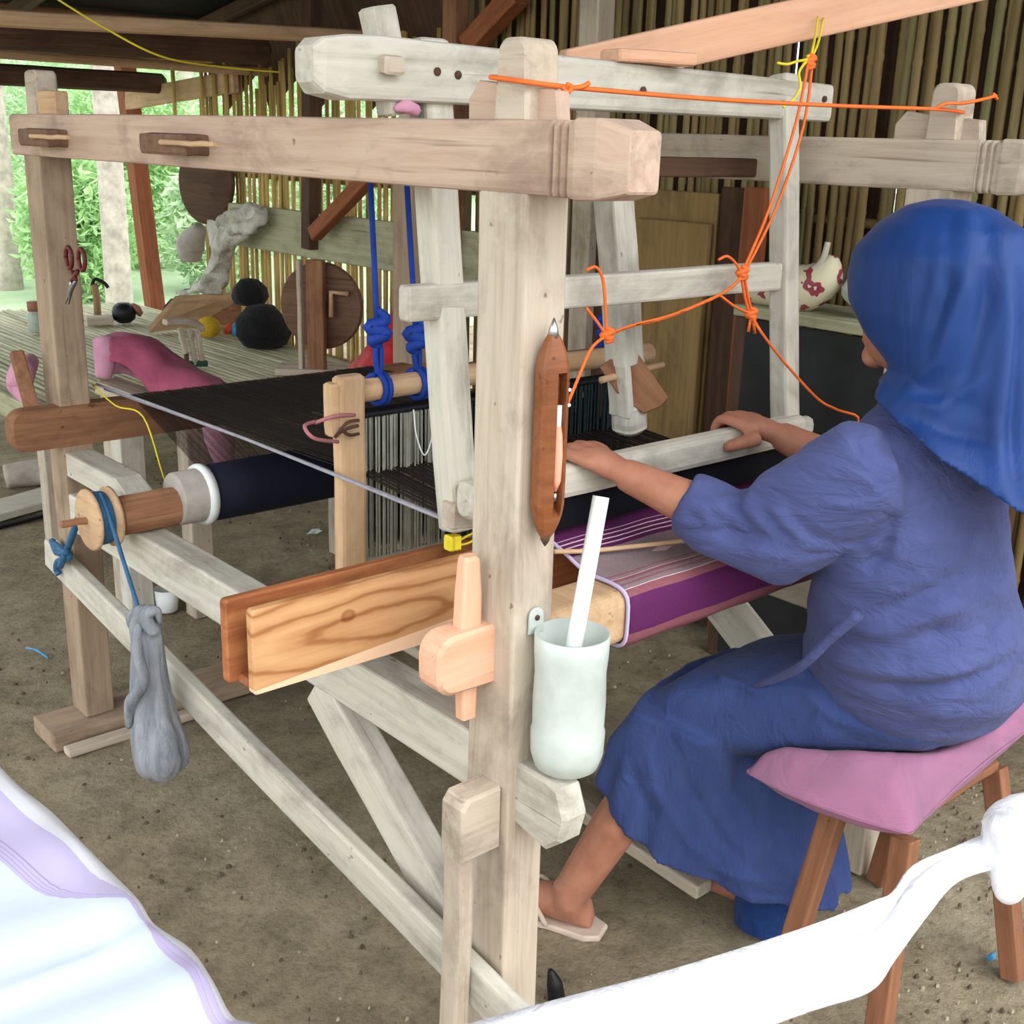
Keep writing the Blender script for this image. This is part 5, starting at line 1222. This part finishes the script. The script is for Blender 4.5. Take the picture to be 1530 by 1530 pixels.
# ------------------------------------------------------------------ odds and ends on the ground
p = at(50, 712, z=.05); tag(tube('log', [at(8, 712, z=.05), at(50, 706, z=.055), at(95, 705, z=.05)], [.05, .058, .05], 'bark', None, 12), 'short grey log lying behind the back post', 'log')
a, b = at(-20, 768, z=.02), at(95, 735, z=.02); tag(beam('pale_board', a+(a-b)*.3, b, .18, .03, 'concrete', None), 'pale board lying on the ground behind the back post', 'board')
a, b = at(-20, 792, z=.006), at(88, 764, z=.006); tag(beam('black_strip', a, b, .03, .012, 'black', None), 'black strip painting the shade along the pale board', 'strip')  # dark strip standing in for the shade beside the pale board
p = at(250, 912, z=0); tag(lathe('white_cup', [(.028, 0), (.034, .004), (.04, .075), (.037, .075), (.03, .01), (0, .008)], upt(p), 'white', None, 20), 'white plastic cup standing on the ground inside the loom', 'cup')
def stub(px, py, h, w_, mat, label):
    p = at(px, py, z=0); tag(beam('ground_stake', (p.x, p.y, 0), (p.x, p.y, h), w_, w_, mat, None, up=(1, 0, 0)), label, 'stake')
stub(208, 916, .62, .075, 'wood_pale', 'pale square stake driven in behind the warp beam pulley')
for px, py, w_, m_, lab in ((440, 750, .05, 'white', 'crumpled white paper below the black roll'), (470, 795, .028, 'white', 'small torn white paper scrap'), (1480, 1432, .012, 'blue_foil', 'tiny blue scrap under the stool')):
    p = at(px, py, z=.004); rd = random.Random(px)
    vs = [(p.x+rd.uniform(.6, 1)*w_*math.cos(t)*1.5, p.y+rd.uniform(.6, 1)*w_*math.sin(t)*.7, rd.uniform(.002, .014)) for t in [k*math.pi/4 for k in range(8)]]
    vs.append((p.x, p.y, .012)); vs += [(a, b, c-.003) for a, b, c in vs]
    fs = [(k, (k+1) % 8, 8) for k in range(8)]+[(9+(k+1) % 8, 9+k, 17) for k in range(8)]
    tag(link('paper_scrap', mesh('paper_scrap', vs, fs), m_), lab, 'scrap')
tag(tube('green_thread', [at(40, 968, z=.006), at(55, 972, z=.01), at(72, 983, z=.006)], .003, 'blue_foil', None, 6), 'short pale green thread lying on the ground', 'thread')
p = at(832, 1490, z=.01); tag(tube('black_rag', [p+V(0, 0, -.004), p+V(-.004, .004, .03), p+V(-.008, .012, .055)], [.016, .014, .004], 'black', None, 10), 'small black rag on the ground beside the front post', 'rag')

# ================================================================== OUTDOORS
lawn = link('lawn', mesh('lawn', [(-30, 6.4, .0), (30, 6.4, .0), (30, 44, .6), (-30, 44, .6), (-30, 6.2, -.1), (30, 6.2, -.1)], [(0, 1, 2, 3), (4, 5, 1, 0)]), 'grass')
tag(lawn, 'bright green ground outside the shed', None, None, 'structure')
def leaves(n, c, rad, ls, seed, bottom=0):
    r = random.Random(seed); vs, fs = [], []
    while n > 0:
        d = V(r.gauss(0, 1), r.gauss(0, 1), r.gauss(0, 1)).normalized()*(r.random()**.4); p = V(c)+V(d.x*rad[0], d.y*rad[1], d.z*rad[2])
        if p.z < bottom: p.z = bottom+r.random()*.2
        a = V(r.uniform(-1, 1), r.uniform(-1, 1), r.uniform(-.8, .5)).normalized(); b = a.cross(V(r.uniform(-1, 1), r.uniform(-1, 1), 1)).normalized()
        L = ls*r.uniform(.6, 1.3); k = len(vs); m = a.cross(b)*L*.12
        vs += [p, p+a*L*.5+b*L*.2+m, p+a*L, p+a*L*.5-b*L*.2+m]; fs.append((k, k+1, k+2, k+3)); n -= 1
    return vs, fs
def tree(name, px, py, y, h, tr, crowns, mat, label, cat, seed, lean=0):
    g = at(px, py, y=y); base = V(g.x, y, 0); t = thing(name, label, cat, base)
    if tr: tube('trunk', [base+V(0, 0, -.05), base+V(lean*.4, 0, h*.5), base+V(lean, 0, h)], [tr*1.2, tr, tr*.8], 'bark', t, 12)
    vs, fs = [], []
    for i, (dx, dz, rx, rz_, n, ls) in enumerate(crowns):
        a, b = leaves(n, base+V(dx, 0, dz), (rx, rx*.8, rz_), ls, seed+i, .02); k = len(vs); vs += a; fs += [tuple(q+k for q in f) for f in b]
    o = link('foliage', mesh('foliage', vs, fs), mat, t); tag(o, kind='stuff')
tree('tree', 175, 400, 7.9, 4.2, .09, [(0, 4.6, .85, .9, 1500, .16)], 'leaf', 'pale-barked tree standing close outside beside the brown house post', 'tree', 1)
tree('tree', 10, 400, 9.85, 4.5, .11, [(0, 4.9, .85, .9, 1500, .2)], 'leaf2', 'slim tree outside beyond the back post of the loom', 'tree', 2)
tree('tree', 290, 400, 11.85, 4.2, .10, [(0, 4.8, .85, .9, 1500, .2)], 'leaf', 'thin tree outside behind the woven basket', 'tree', 12)
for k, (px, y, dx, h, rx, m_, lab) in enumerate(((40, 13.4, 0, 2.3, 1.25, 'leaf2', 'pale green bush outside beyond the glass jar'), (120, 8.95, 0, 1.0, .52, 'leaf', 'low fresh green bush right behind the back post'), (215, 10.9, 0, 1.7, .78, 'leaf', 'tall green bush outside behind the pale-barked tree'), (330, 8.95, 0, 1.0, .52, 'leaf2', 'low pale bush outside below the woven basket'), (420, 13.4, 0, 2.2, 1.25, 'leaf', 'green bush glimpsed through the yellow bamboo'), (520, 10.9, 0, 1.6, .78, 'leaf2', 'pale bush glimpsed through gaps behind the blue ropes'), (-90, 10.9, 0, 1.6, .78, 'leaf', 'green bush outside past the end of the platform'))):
    tree('bush', px, 380, y, .6, .03, [(dx, h*.66, rx, h*.66, 4200 if rx < .7 else 6500, .11)], m_, lab, 'bush', 20+k)
def backwoods():
    vs, fs = [], []
    for k in range(14):
        x = -12+k*2.6; a, b = leaves(1300, (x, 19+(k % 3), 2.6), (2.4, 1.2, 3.2), .42, 60+k, .1); q = len(vs); vs += a; fs += [tuple(i+q for i in f) for f in b]
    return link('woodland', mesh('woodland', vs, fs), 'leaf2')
tag(backwoods(), 'pale green woodland closing the view far outside', 'woodland', None, 'stuff')
